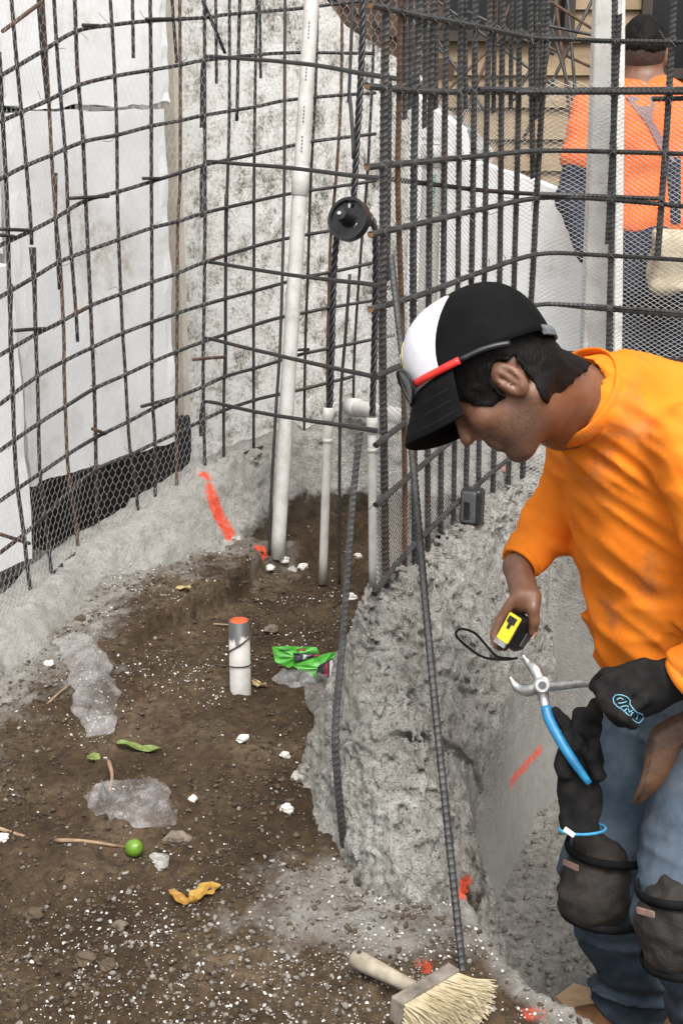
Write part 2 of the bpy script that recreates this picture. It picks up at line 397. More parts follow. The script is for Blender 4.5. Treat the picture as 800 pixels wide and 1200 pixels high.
class Table:
    """values on a plan grid, read back by bilinear interpolation"""
    def __init__(s, x0, x1, y0, y1, st, fn):
        s.o = (x0, y0); s.st = st; X, Y = np.meshgrid(np.arange(x0, x1, st), np.arange(y0, y1, st), indexing='ij')
        s.T = [np.asarray(a, np.float32) for a in fn(X, Y)]; s.n = X.shape
    def __call__(s, p):
        a = (p[:, 0]-s.o[0])/s.st; b = (p[:, 1]-s.o[1])/s.st; i = np.clip(a.astype(np.int32), 0, s.n[0]-2); j = np.clip(b.astype(np.int32), 0, s.n[1]-2)
        u = np.clip(a-i, 0, 1); w = np.clip(b-j, 0, 1)
        return [(T[i, j]*(1-u)+T[i+1, j]*u)*(1-w)+(T[i, j+1]*(1-u)+T[i+1, j+1]*u)*w for T in s.T]
def mound_table(X, Y):
    h, d, s, fl = h_mound(X, Y, True); return h, fl
TM = Table(-.34, 1.4, 1.94, 4.2, .008, mound_table); TL = Table(-1.6, .8, 2.26, 5.65, .012, lambda X, Y: (h_ledge(X, Y),))
GLO, GHI = GROOVE.min(0)-.05, GROOVE.max(0)+.05
def f_mound(p):
    h, fl = TM(p)
    f = (p[:, 2]-h)*.42
    m = np.abs(f) < .09; q = p[m]; am = (1-.93*fl[m])
    n = .0+.014*fbm(q, 6, 2, 1)+.012*vn(q@SKEW, 14, 4)+.009*vn(q@SKEW, 28, 9)+.008*(.4-np.abs(vn(q@SKEW, 52, 13)))+.0075*vn(q@SKEW, 64, 19)+.0095*vn(q, 100, 17)
    f[m] -= (n*am).astype(np.float32)*1.0
    g = ((p > GLO) & (p < GHI)).all(1)
    if g.any():
        q = p[g]; w = np.full(len(q), 1e9, np.float32)
        for a, b in zip(GROOVE[:-1], GROOVE[1:]): w = np.minimum(w, cap(q, a, b, .016, .016))
        f[g] = np.maximum(f[g], -w*.9)
    return f.astype(np.float32)
V, F = nets(f_mound, (-.30, 1.98, FLOOR-.03), (1.35, 4.15, .56), .0065, pad=.09)
o = obj('shotcrete_wall', V, F, M['shot'], smooth=True, label='rough grey sprayed concrete wall with smooth flat face above the trench', cat='concrete wall')
_, d, s, fl = h_mound(V[:, 0], V[:, 1], True); attr(o, 'flat', fl); attr(o, 'dirt', .62*sstep(.10, -.03, V[:, 2])*sstep(-.10, -.05, V[:, 2])*sstep(2.75, 2.45, V[:, 1])); attr(o, 'paint', paint_mask(V))
hole = [PT(398, 628, 4.70), PT(365, 632, 4.66), PT(432, 618, 4.74)]
def f_ledge(p):
    h = TL(p)[0]; f = (p[:, 2]-h)*.6
    m = np.abs(f) < .07; q = p[m]
    rgt = sstep(-.55, -.25, q[:, 0])
    f[m] -= ((.014*fbm(q, 7, 2, 2)+.010*np.abs(vn(q, 16, 5))+.007*vn(q, 34, 8)+.004*vn(q, 80, 11))*(.7+1.1*rgt)).astype(np.float32)
    for c, r in zip(hole, (.10, .07, .08)): f = np.maximum(f, -ell(p, c, np.eye(3), (r*1.3, .15, r*.8)))
    f = np.maximum(f, -p[:, 2]-.09)
    return f.astype(np.float32)
V, F = nets(f_ledge, (-1.55, 2.3, -.10), (.75, 5.6, .50), .009, pad=.07)
o = obj('concrete_ledge', V, F, M['shot'], smooth=True, label='low curved ledge of grey concrete under the rebar mat', cat='concrete ledge')
attr(o, 'flat', .55*sstep(.3, -.5, V[:, 0])*sstep(5, 4.4, V[:, 1])); attr(o, 'dirt', np.maximum(sstep(.17, .06, V[:, 2])*sstep(-.40, -.22, V[:, 0]), .45*sstep(.09, .0, V[:, 2]))); attr(o, 'paint', paint_mask(V))

# ---------------------------------------------------------------- walls behind the rebar
t = NT('foam_panel'); a = t.noise(7, 5); c = t.ramp(a, [(.3, (.74, .745, .75)), (.7, (.84, .845, .85))])
dirt = t.math('MULTIPLY', t.ramp(t.noise(2.6, 5, .65), [(.50, 0.0), (.70, 1.0)]), t.ramp(t.noise(28, 5, .7), [(.35, 0.0), (.65, .9)]))
c = t.mix(dirt, c, (.40, .34, .26)); t.col(c).rough(.75).bump(t.vor(140), .12, .003).bump(t.noise(4, 3, .5), .25, .012); M['foam'] = t.m
t = NT('painted_block'); a = t.noise(14, 7, .72); b = t.noise(75, 5, .75); e = t.noise(3, 4)
sp = t.math('ADD', t.math('MULTIPLY', a, .5), t.math('ADD', t.math('MULTIPLY', b, .42), t.math('MULTIPLY', t.noise(5, 3), .24)))
c = t.ramp(sp, [(.43, (.06, .056, .048)), (.49, (.22, .21, .185)), (.54, (.52, .505, .46)), (.61, (.80, .79, .76))])
t.col(c).rough(.85).bump(b, .8, .010).bump(a, .6, .02); M['block'] = t.m
M['stud'] = simple('raw_stud', (.46, .42, .34), (.60, .55, .46), 12)
def panel(p0, p1, z0, z1, th, m, name, label, cat, nx=24, nz=24, top=None, rag=.0, seed=0, parent=None, **kw):
    """an upright sheet from plan point p0 to p1 with its own thickness and slightly uneven edges"""
    p0 = np.array(p0, float); p1 = np.array(p1, float); e = p1-p0; nn = nrm((e[1], -e[0])); S = np.linspace(0, 1, nx); Q = np.linspace(0, 1, nz)
    s, q = np.meshgrid(S, Q, indexing='ij'); zt = z1 if top is None else np.interp(s, *top)
    edge = rag*(vn2(s*9+seed, q*9, 1.0, seed, 3)); z = z0+(zt-z0)*q+edge*np.where(q < .06, 1, np.where(q > .95, .5, 0))
    x = p0[0]+e[0]*s+rag*.6*vn2(q*11+seed, s, 1.0, seed+3, 3)*np.where((s < .03) | (s > .97), 1, 0); y = p0[1]+e[1]*s
    wob = .006*vn2(s*3+seed, q*3, 1., seed+5, 2)
    A = np.stack([x+nn[0]*wob, y+nn[1]*wob, z], -1).reshape(-1, 3); Bk = A-np.r_[nn, 0]*th; N = nx*nz
    I = (np.arange(nx-1)[:, None]*nz+np.arange(nz-1)[None, :]); F = np.stack([I, I+nz, I+nz+1, I+1], -1).reshape(-1, 4).tolist()
    F += [[N+i for i in f[::-1]] for f in F]
    ring = [i*nz for i in range(nx)]+[(nx-1)*nz+j for j in range(1, nz)]+[i*nz+nz-1 for i in range(nx-2, -1, -1)]+[j for j in range(nz-2, 0, -1)]
    for a, b in zip(ring, ring[1:]+ring[:1]): F.append([b, a, N+a, N+b])
    o = obj(name, np.vstack([A, Bk]), F, m, parent, label=label, cat=cat, **kw); return o
A0, A1 = PT(35, 570, 4.35)[:2], PT(207, 520, 4.90)[:2]; dA = nrm(A1-A0)
panel(A0, A1, .285, 1.395, .07, M['foam'], 'foam_board', 'large white foam board, the lower one of two, behind the curved rebar mat', 'foam board', 40, 40, rag=.012, seed=1, group='foam boards')
panel(A0-dA*.02+np.array((-.01, .015)), A1+dA*.03, 1.41, 2.45, .07, M['foam'], 'foam_board', 'stained white foam board, upper one at the top left behind rebar', 'foam board', 40, 30, rag=.014, seed=4, group='foam boards')
B1 = PT(34, 600, 4.22)[:2]; B0 = B1-dA*.9
panel(B0, B1, .10, .98, .06, M['foam'], 'foam_board', 'white foam board cut off by the left edge, beside the big lower panel', 'foam board', 20, 20, rag=.01, seed=7, group='foam boards')
panel(B0+np.array((.0, .12)), B1+np.array((-.05, .12)), 1.0, 2.4, .06, M['foam'], 'foam_board', 'white foam board in the upper left corner, set back behind the others', 'foam board', 20, 20, rag=.01, seed=9, group='foam boards')
M['shade_sheet'] = simple('gap_shade_black', (.006, .006, .006), (.014, .013, .012), 12, .6)  # near-black for a sheet added so the gap under the boards looks shaded
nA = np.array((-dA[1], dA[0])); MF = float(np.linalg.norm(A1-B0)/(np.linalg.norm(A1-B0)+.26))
panel(B0+nA*.20, A1+dA*.26+nA*.16, -.12, 0, .012, M['shade_sheet'], 'gap_shade_sheet', 'added black sheet standing in for shade in the gap under the foam boards', 'shade_sheet', 40, 20, top=([0, MF-.14, MF-.12, 1], [2.3, 2.3, .33, .31]), rag=.004, seed=3)
S0 = PT(30, 300, 4.42)
obj('wooden_stud', *box((S0[0], S0[1]+.03, .95), ((1, 0, 0), (0, 1, 0), (0, 0, 1)), (.022, .03, .75)), M['stud'], label='pale upright wooden stud between the foam boards at the left', cat='stud')
S1 = PT(203, 300, 4.98)
obj('wooden_stud', *box((S1[0]+.005, S1[1]+.04, 1.0), ((dA[0], dA[1], 0), (-dA[1], dA[0], 0), (0, 0, 1)), (.015, .03, .8)), M['stud'], label='pale wooden stud at the right edge of the big lower foam board', cat='stud')
# painted block wall: blocks laid in courses
W0, W1 = np.array((-1.10, 4.70)), np.array((.62, 6.75)); eW = nrm(W1-W0); LW = np.linalg.norm(W1-W0)
bw = root('block_wall', 'white painted block wall with dark grime behind the rebar', 'block wall', (W0[0], W0[1], .2))
TOPS = []
for u, v in ((330, -40), (392, 42), (440, 76), (476, 102), (540, 150), (575, 190)):
    r_ = ray(u, v); den = r_[0]*eW[1]-r_[1]*eW[0]; tt = (W0[0]*eW[1]-W0[1]*eW[0])/den; P = CAM+r_*tt; TOPS.append((float((P[:2]-W0)@eW), P[2]))
ts, tz = zip(*TOPS)
panel(W0+np.array((.10, .12)), W1+np.array((.10, .1)), .0, 3, .08, M['block'], 'wall_core', None, None, 20, 4, top=([0]+[x/LW for x in ts], [2.6]+[z-.03 for z in tz]), parent=bw)
bz = .135; row = 0
while bz < 2.4:
    z1 = min(bz+.335, 2.5); s = -.05-.35*(row % 2)
    while s < LW:
        e_ = min(s+.78, LW+.02); a, b = max(s, 0)+.004, e_-.004
        zt0, zt1 = np.interp([a, b], ts, tz)
        if b-a > .08 and min(zt0, zt1) > bz+.05 or (b-a > .08 and max(zt0, zt1) > bz+.08):
            ta, tb = min(z1-.009, zt0), min(z1-.009, zt1)
            ta, tb = max(ta, bz+.02), max(tb, bz+.02)
            panel(W0+eW*a, W0+eW*b, bz+.004 if row else bz-.03, 0, .10, M['block'], 'block', None, None, 18, 9, top=([0, 1], [ta, tb]), rag=.012 if row == 0 else .006, seed=row*7+s*3, parent=bw)
        s = e_
    bz = z1; row += 1
# smooth white sheets at the right, behind the fence
for (pa, pb, tp, z0, lab, sd_) in (
    (PT(478, 300, 5.75), PT(556, 300, 5.55), [(478, 106), (540, 152), (545, 190), (556, 192)], .2, 'white foam sheet with sloping top edge behind the thick rebar', 2),
    (PT(552, 300, 5.62), PT(684, 300, 5.30), [(552, 188), (684, 232)], .0, 'smooth grey-white sheet beside the worker seen from behind', 3)):
    e = pb[:2]-pa[:2]; st, zz = [], []
    for u, v in tp:
        r_ = ray(u, v); tt = (pa[0]*e[1]-pa[1]*e[0])/(r_[0]*e[1]-r_[1]*e[0]); P = CAM+r_*tt; st.append(float((P[:2]-pa[:2])@e/(e@e))); zz.append(P[2])
    panel(pa[:2], pb[:2], z0, 1, .05, M['foam'], 'foam_sheet', lab, 'foam sheet', 24, 16, top=(st, zz), rag=.006, seed=sd_)
# house with lap siding
t = NT('siding'); c = t.ramp(t.noise(2.5, 5, .6), [(.3, (.22, .155, .09)), (.7, (.33, .245, .15))]); c = t.mix(t.ramp(t.noise(30, 4, .7, t.mapped((.15, 1, 1))), [(.4, 0.0), (.75, .5)]), c, (.14, .095, .06)); t.col(c).rough(.8).bump(t.noise(60, 3, .7, t.mapped((.1, 1, 1))), .3, .004); M['siding'] = t.m
M['dark'] = simple('dark_timber', (.022, .016, .012), (.05, .035, .026), 9, .7)
t = NT('window_glass'); t.col((.012, .013, .015)).rough(.12); M['glass'] = t.m
HY = 9.0; hs_ = root('house', 'tan house with horizontal lap siding and dark windows behind the site', 'house', (2.0, HY, 0))
def hw(u, v): return PY(u, v, HY)
win = [(hw(498, 0)[0], hw(662, 0)[0], hw(560, 36)[2], 3.0), (hw(764, 0)[0], hw(900, 0)[0], hw(780, 80)[2], 3.0), (hw(380, 0)[0], hw(486, 0)[0], hw(430, 46)[2], 3.0)]
obj('wall', *box((2, HY+.16, 1.6), np.eye(3), (5.2, .06, 1.6)), M['dark'], hs_)
z = .0; k = 0
while z < 3.1:
    segs = [(-3.0, 7.0)]
    for (x0, x1, w0, w1) in win:
        if z+.19 > w0 and z < w1: segs = [q for a, b in segs for q in ((a, min(b, x0)), (max(a, x1), b)) if q[1]-q[0] > .05]
    for a, b in segs:
        V, F = box(((a+b)/2, HY+.05, z+.1), np.eye(3), ((b-a)/2-.002, .014, .103)); V = np.array(V); V[:, 1] += np.where(V[:, 2] > z+.1, .022, -.012)
        obj('siding_board', V, F, M['siding'], hs_)
    z += .19; k += 1
for (x0, x1, w0, w1) in win:
    wd = obj('window', *box(((x0+x1)/2, HY+.085, (w0+w1)/2), np.eye(3), ((x1-x0)/2, .01, (w1-w0)/2)), M['glass'], hs_)
    mb = MB()
    for c, h in ((((x0+x1)/2, HY+.03, w0-.03), ((x1-x0)/2+.05, .05, .03)), ((x0-.03, HY+.03, (w0+w1)/2), (.03, .05, (w1-w0)/2)), ((x1+.03, HY+.03, (w0+w1)/2), (.03, .05, (w1-w0)/2)), (((x0+x1)/2, HY+.05, (w0+w1)/2), (.02, .03, (w1-w0)/2))):
        mb.add(*box(c, np.eye(3), h))
    mb.obj('window_frame', M['dark'], wd)
# old dark planks leaning behind the block wall
M['plank'] = simple('old_plank', (.045, .026, .016), (.13, .08, .05), 8, .85, bd=.004)
pk = root('plank_stack', 'dark weathered planks leaning behind the top of the block wall', 'plank stack', (.15, 7.3, 0))
for i, (u0, v0, u1, v1, w) in enumerate(((385, -20, 500, 52, .05), (380, 12, 478, 66, .045), (398, 30, 500, 96, .05), (372, -60, 520, 20, .06), (430, 60, 530, 84, .05), (400, -10, 440, 90, .04), (455, -30, 486, 118, .05))):
    a, b = PT(u0, v0, 6.9+.03*i), PT(u1, v1, 7.2+.03*i); ax = nrm(b-a); sid = nrm(np.cross(ax, (0, 1, 0)))
    obj('plank', *box((a+b)/2, (ax, sid, np.cross(ax, sid)), (np.linalg.norm(b-a)/2, w, .018)), M['plank'], pk)
# ---------------------------------------------------------------- rebar
t = NT('rebar_steel'); a = t.noise(40, 5, .7); b = t.noise(5, 4, .6)
c = t.ramp(a, [(.3, (.017, .0165, .0165)), (.7, (.050, .048, .046))]); c = t.mix(t.ramp(b, [(.57, 0.0), (.70, .75)]), c, (.075, .036, .019))
t.col(c).rough(.62).bump(t.noise(160, 3), .25, .001); t.set(Metallic=.35); M['rebar'] = t.m
t = NT('rebar_heavy'); a = t.noise(30, 5, .7); b = t.noise(3.2, 4, .6)
c = t.ramp(a, [(.3, (.026, .026, .026)), (.7, (.085, .085, .083))]); c = t.mix(t.ramp(b, [(.58, 0.0), (.72, .7)]), c, (.085, .046, .026))
t.col(c).rough(.55).bump(t.noise(160, 3), .25, .001); t.set(Metallic=.45); M['heavy'] = t.m
M['rust'] = simple('rusty_bar', (.05, .028, .018), (.115, .062, .036), 26, .8)
M['wire'] = simple('tie_wire', (.05, .048, .046), (.12, .115, .11), 80, .5, 0)
t = NT('galvanised_wire'); t.col((.62, .62, .60)).rough(.5); t.set(Metallic=.0); M['galv'] = t.m
def bar(P, r, parent, m, ribs=False, name='rebar', **kw):
    P = resample(crom(P, 6) if len(P) > 2 else P, .0042 if ribs else .03)
    n = len(P); rr = np.full(n, r)
    if ribs: rr = r*np.where(np.arange(n) % 3 == 0, 1.10, .94)
    else: P = P+np.stack([vn(P, 3, 2), vn(P, 3, 5), vn(P, 3, 8)], 1)*.003
    V, F = tube(P, rr, 7 if ribs else 6)
    if ribs:    # slanted ribs
        T = nrm(P[-1]-P[0]); k = 7; a = np.tile(np.sin(np.arange(k)*2*math.pi/k), n); V[:] += T*(a*r*.45)[:, None]
    return obj(name, V, F, m, parent, smooth=not ribs, **kw)
mat_ = root('rebar_mat', 'curved mat of thin tied rebar with chicken wire along the left', 'rebar mat', (-.64, 4.23, .17))
MV = [[(0, 60), (2, 101), (7, 216), (10, 321), (13, 400), (15, 461), (19, 552), (27, 620), (32, 670), (39, 718)],
 [(13, -40), (15, 0), (20, 67), (27, 145), (34, 236), (37, 287)], [(40, 290), (42, 400), (44, 451), (47, 552), (51, 586), (57, 647), (62, 687)],
 [(44, -40), (46, 0), (51, 67), (56, 118)], [(49, -40), (51, 0), (59, 142), (61, 182), (66, 256), (71, 310), (75, 400), (75, 434), (78, 519), (81, 559), (89, 610), (93, 654)],
 [(62, -40), (64, 0), (69, 84), (78, 189), (81, 253), (89, 364), (91, 401)], [(86, -40), (88, 0), (91, 84), (98, 169), (103, 270), (107, 375), (111, 468), (113, 559), (115, 613)],
 [(127, -40), (129, 0), (133, 67), (137, 159), (139, 253), (143, 371), (147, 434), (152, 519), (159, 566), (163, 608)], [(154, -40), (155, 0), (156, 69)],
 [(176, -40), (176, 0), (177, 135), (178, 270), (178, 400), (179, 468), (182, 519), (182, 590)], [(201, -40), (202, 0), (207, 74)],
 [(211, -40), (211, 0), (211, 202), (208, 270), (207, 400), (207, 581)], [(241, -40), (240, 0), (240, 148), (240, 270), (238, 400), (238, 451), (240, 556)],
 [(252, -40), (253, 0), (254, 98)], [(269, -40), (269, 0), (269, 135), (266, 236), (264, 337), (264, 400), (262, 464), (262, 549)], [(282, -40), (281, 0), (278, 142)],
 [(301, -40), (301, 0), (299, 145), (298, 270), (297, 400), (297, 524)], [(373, -40), (372, 0), (370, 101), (365, 202), (362, 287), (358, 393), (356, 512)],
 [(402, -40), (401, 0), (399, 118), (394, 202), (387, 287), (384, 400), (384, 506)], [(304, 0), (305, 40), (306, 92)], [(66, 203), (66, 260), (70, 340)], [(265, 228), (264, 340), (264, 440)],
 [(440, -40), (437, 62), (430, 200), (423, 287), (416, 400), (414, 500)], [(13, 333), (12, 400), (16, 470)], [(36, 290), (40, 340), (42, 400)]]
for i, q in enumerate(MV):
    P = [on_sheet(u, v, MATC, .0) for u, v in q]; bar(P, .0055 if i % 3 else .006, mat_, M['rust'] if i in (11, 4, 18) else M['rebar'])
MH = [[(-30, 108), (0, 89), (50, 60), (90, 37), (132, 30), (175, 25), (243, 20), (264, 17), (335, 11), (386, 5), (430, 0)],
 [(-30, 152), (0, 142), (27, 130), (56, 118), (94, 100), (135, 90), (175, 83), (213, 76), (236, 71), (305, 64), (352, 62), (436, 62)],
 [(-30, 224), (0, 209), (30, 194), (61, 182), (98, 167), (138, 159), (179, 148), (211, 142), (240, 135), (301, 125), (335, 118), (402, 111), (440, 108)],
 [(-30, 302), (0, 287), (37, 270), (67, 255), (101, 236), (138, 226), (177, 214), (209, 204), (240, 194), (284, 184), (335, 172), (369, 165), (440, 156)],
 [(-30, 364), (0, 348), (37, 327), (71, 307), (105, 294), (138, 282), (177, 268), (209, 260), (240, 250), (298, 236), (332, 228), (362, 223), (440, 211)],
 [(-30, 433), (0, 416), (40, 394), (73, 377), (108, 358), (143, 344), (177, 331), (206, 321), (241, 307), (298, 289), (332, 280), (386, 270), (440, 262)],
 [(-30, 495), (0, 473), (44, 441), (76, 423), (111, 406), (145, 390), (179, 377), (208, 367), (240, 357), (298, 341), (330, 332), (359, 324), (386, 319), (440, 307)],
 [(-30, 550), (0, 527), (46, 495), (78, 475), (111, 455), (147, 439), (179, 424), (208, 412), (238, 401), (301, 380), (328, 372), (359, 366), (382, 361), (443, 351)],
 [(-30, 607), (0, 586), (47, 554), (81, 531), (113, 512), (148, 495), (181, 478), (208, 466), (238, 454), (264, 442), (301, 431), (323, 424), (352, 415), (402, 405), (463, 393)],
 [(-30, 673), (0, 647), (34, 620), (80, 577), (115, 549), (155, 532), (182, 519), (209, 507), (238, 493), (264, 481), (298, 469), (321, 463), (345, 458), (416, 441)],
 [(-30, 760), (0, 731), (45, 688), (91, 647), (162, 606), (207, 579), (243, 552), (294, 528), (345, 512), (389, 505), (420, 503)]]
for q in MH: bar([on_sheet(u, v, MATC, .012) for u, v in q], .0058, mat_, M['rebar'])
# short spacers that stick out of the mat
for i, (u0, v0, u1, v1) in enumerate(((97, 30, 116, 31), (171, 23, 203, 22), (168, 210, 192, 210), (82, 233, 128, 231), (0, 268, 38, 270), (17, 388, 52, 386), (166, 476, 206, 466), (226, 422, 264, 419), (108, 502, 124, 508), (0, 625, 34, 636), (4, 36, 50, 2), (238, 0, 264, 62), (0, 275, 16, 277), (345, 410, 362, 409))):
    P0, P1 = on_sheet(u0, v0, MATC, .03), on_sheet(u1, v1, MATC, .02); bar([P0, P1], .0055, mat_, M['rust'] if i in (7, 8, 9, 10) else M['rebar'])
# long bars hooked round the mat and tied across to the fence
for i, q in enumerate(([(236, 150, 4.40), (237, 80, 4.38), (240, 69, 4.36), (250, 66, 4.33), (335, 73, 3.95), (413, 84, 3.4), (470, 93, 3.02)], [(236, 255, 4.46), (236, 205, 4.46), (240, 193, 4.44), (247, 190, 4.42), (335, 197, 4.0), (420, 206, 3.4), (470, 212, 3.05), (560, 222, 3.45), (640, 227, 3.72)],
        [(238, 308, 4.5), (250, 308, 4.45), (335, 322, 4.0), (420, 331, 3.35), (462, 339, 3.02)], [(238, 397, 4.54), (252, 399, 4.5), (325, 417, 4.05), (429, 439, 3.3), (450, 444, 3.05)], [(235, 512, 4.62), (235, 491, 4.62), (237, 477, 4.6), (246, 472, 4.58), (323, 488, 4.1), (396, 498, 3.5), (448, 506, 3.02)])):
    bar([PT(*p) for p in q], .0058, mat_, M['rebar'])
# thin standing bars near the pipes
for q in ([(334, -40, 4.38), (334, 135, 4.40), (332, 270, 4.42), (328, 400, 4.43), (323, 481, 4.44), (318, 582, 4.46), (316, 651, 4.48)], [(410, 322, 4.1), (404, 400, 4.14), (399, 481, 4.2), (397, 684, 4.32)], [(415, -40, 3.9), (413, 0, 3.9), (408, 121, 3.92)], [(409, 110, 3.92), (413, 160, 3.9), (414, 186, 3.9)]):
    bar([PT(*p) for p in q], .0055, mat_, M['rebar'])
# wire ties at the crossings
mb = MB(); rnd = random.Random(3)
def tie(p, n, r=.011, w=.0009):
    e1 = nrm(np.cross(n, (0, 0, 1))); e2 = nrm(np.cross(n, e1))
    for s in (1, -1):
        a = np.linspace(0, math.pi, 5); Q = [p+n*(.009*math.sin(x))+(e1*s+e2)*r*.75*math.cos(x) for x in a]; mb.add(*tube(Q, w, 3, False))
    if rnd.random() < .55:
        d1 = nrm(n*.6+e1*rnd.uniform(-1, 1)+e2*rnd.uniform(-1, 1)); d2 = nrm(d1+e2*rnd.uniform(-1, 1)*1.2+e1*rnd.uniform(-1, 1)); L = rnd.uniform(.012, .03)
        Q = crom([p+n*.008, p+n*.012+d1*L*.5, p+n*.012+d1*L, p+n*.012+d1*L+d2*L*.9], 3); mb.add(*tube(Q, w, 3, False))
def cross(q, C, hs, off):
    q = np.array(q, float); out = []
    for h in hs:
        h = np.array(h, float)
        vv = np.linspace(q[0][1], q[-1][1], 400); uu = np.interp(vv, q[:, 1], q[:, 0]); hv = np.interp(uu, h[:, 0], h[:, 1]); d = vv-hv
        k = np.where(np.sign(d[1:]) != np.sign(d[:-1]))[0]
        if len(k) and h[0][0] <= uu[k[0]] <= h[-1][0]: out.append(on_sheet(uu[k[0]], vv[k[0]], C, off))
    return out
for q in MV:
    if len(q) > 3:
        for p in cross(q, MATC, MH, .012): tie(p, nrm(CAM-p)*np.array((1, 1, .2)))
mb.obj('tie_wire', M['wire'], mat_, kind='stuff')
# chicken wire: real hexagons of thin wire laid along the curve
def along(C, s):
    L = np.r_[0, np.cumsum(np.hypot(*np.diff(C, axis=0).T))]; x = np.interp(s, L, C[:, 0]); y = np.interp(s, L, C[:, 1])
    x2 = np.interp(s+.01, L, C[:, 0]); y2 = np.interp(s+.01, L, C[:, 1]); x1 = np.interp(s-.01, L, C[:, 0]); y1 = np.interp(s-.01, L, C[:, 1])
    l = np.hypot(x2-x1, y2-y1); return np.stack([x, y], -1), np.stack([(y2-y1)/l, -(x2-x1)/l], -1)
def strands(A, B, w):
    """every wire between A[i] and B[i] as a thin three-sided rod"""
    T = B-A; T /= np.linalg.norm(T, axis=1)[:, None]; N = np.cross(T, (.3, -1, .1)); N /= np.linalg.norm(N, axis=1)[:, None]; Bn = np.cross(T, N); n = len(A); V = []
    for k in range(3):
        o = math.cos(k*2.094)*N*w+math.sin(k*2.094)*Bn*w; V += [A+o, B+o]
    V = np.stack(V, 1).reshape(-1, 3); b = (np.arange(n)*6)[:, None]
    F = np.concatenate([b+np.array([[0, 1, 3, 2]]), b+np.array([[2, 3, 5, 4]]), b+np.array([[4, 5, 1, 0]])]); return V, F
Lc = curve_s(MATC, (-.96, 3.5)); Le = curve_s(MATC, (.30, 4.87)); cell = .0245
cols = np.arange(curve_s(MATC, (-1.05, 3.22)), Le, cell); rows = np.arange(.0, 2.2, cell*.9)
A, Bq = [], []
def onm(s, z):
    p, n = along(MATC, s); w = np.stack([s*20, z*20, s*0], -1); off = .017+.010*vn(w, .35, 3)
    return np.c_[p+n*off[:, None], z+.004*vn(w, .5, 6)]
for j, zr in enumerate(rows):
    s = cols+(j % 2)*cell/2; h = cell*.9; z = np.full_like(s, zr)
    pts = onm(s, z), onm(s, z+h*.42), onm(s+cell/2, z+h), onm(s-cell/2, z+h)
    zb = np.interp(s, LS, LZ)-.01; up = zr > zb
    dens = (s < curve_s(MATC, (-.42, 4.52))) | (zr > 1.25) | (zr < .0)
    k = up & dens
    A += [pts[0][k], pts[1][k], pts[1][k]]; Bq += [pts[1][k], pts[2][k], pts[3][k]]
V, F = strands(np.vstack(A), np.vstack(Bq), .00040); obj('chicken_wire', V, F, M['galv'], mat_, kind='stuff')

# ---------------------------------------------------------------- heavy fence on the concrete wall
fen = root('rebar_fence', 'heavy ribbed rebar fence with metal lath standing on the concrete wall', 'rebar fence', (.30, 3.4, .40))
FV = [([(452, -40), (452, 0), (450, 135), (449, 270), (448, 400), (450, 549), (452, 684), (453, 724)], .0088), ([(469, -40), (469, 0), (467, 135), (466, 219), (469, 321), (472, 420), (474, 560), (474, 668)], .0062),
 ([(491, -40), (491, 0), (486, 135), (484, 270), (484, 371), (485, 540), (486, 665)], .0082), ([(507, -40), (507, 0), (504, 135), (502, 354), (501, 500), (501, 645)], .0074), ([(523, -40), (523, 0), (521, 135), (519, 337), (517, 480), (516, 630)], .0074),
 ([(541, -40), (540, 0), (538, 135), (536, 337), (533, 480), (531, 612)], .0068), ([(558, -40), (557, 0), (555, 135), (552, 334), (548, 480), (545, 602)], .0074), ([(575, -40), (574, 0), (570, 135), (567, 331), (562, 480), (560, 590)], .0072), ([(589, -40), (589, 0), (587, 135), (585, 331), (580, 480), (577, 580)], .0076),
 ([(609, -40), (608, 0), (607, 135), (602, 331), (598, 480), (595, 570)], .0076), ([(620, -40), (621, 0), (623, 135), (624, 209)], .0076), ([(643, -40), (641, 0), (636, 101), (630, 202), (623, 337), (619, 388), (612, 560)], .0082),
 ([(481, -40), (481, 0), (480, 128)], .0055), ([(545, -40), (545, 0), (545, 128)], .006), ([(579, -40), (579, 0), (578, 132)], .006), ([(599, -40), (599, 0), (598, 128)], .006), ([(629, -40), (628, 0), (628, 140)], .006), ([(510, -40), (510, 0), (510, 128)], .0065),
 ([(725, 17), (718, 160), (712, 285)], .0082), ([(721, -40), (720, 0), (718, 200), (713, 400), (710, 600)], .0082), ([(791, -40), (789, 0), (782, 133), (770, 302)], .0085), ([(455, 92), (455, 150), (453, 330)], .007), ([(498, -40), (498, 60), (497, 150)], .0058), ([(636, -40), (634, 60), (632, 120)], .0058), ([(472, -40), (474, 60), (474, 140)], .006)]
for i, (q, r) in enumerate(FV): bar([on_sheet(u, v, FSH, -.004 if i < 12 else .006) for u, v in q], r, fen, M['rust'] if i == 1 else M['heavy'], True)
FH = [([(434, 6), (501, 20), (555, 30), (623, 44), (670, 46), (707, 48), (820, 50)], .0078), ([(430, 101), (500, 107), (600, 108), (820, 108)], .0085), ([(560, 104), (640, 105), (820, 104)], .007), ([(430, 196), (540, 185), (630, 177), (720, 178), (820, 181)], .008),
 ([(434, 275), (500, 260), (560, 246), (623, 233), (680, 232), (760, 238), (820, 244)], .008), ([(630, 227), (680, 229), (775, 233)], .007), ([(434, 363), (500, 343), (560, 320), (630, 298), (700, 299), (820, 306)], .0078), ([(440, 441), (474, 426), (550, 390), (624, 358), (700, 362), (820, 372)], .0075), ([(640, 356), (700, 359), (820, 368)], .007),
 ([(440, 522), (475, 495), (548, 448), (620, 415), (728, 417), (820, 424)], .0075), ([(440, 592), (516, 527), (548, 504), (610, 470), (700, 466)], .0078), ([(438, 696), (476, 648), (535, 590), (593, 540), (630, 520)], .0085), ([(764, 116), (820, 115)], .008)]
for q, r in FH: bar([on_sheet(u, v, FSH, .018) for u, v in q], r*.80, fen, M['heavy'], True)
mb = MB()
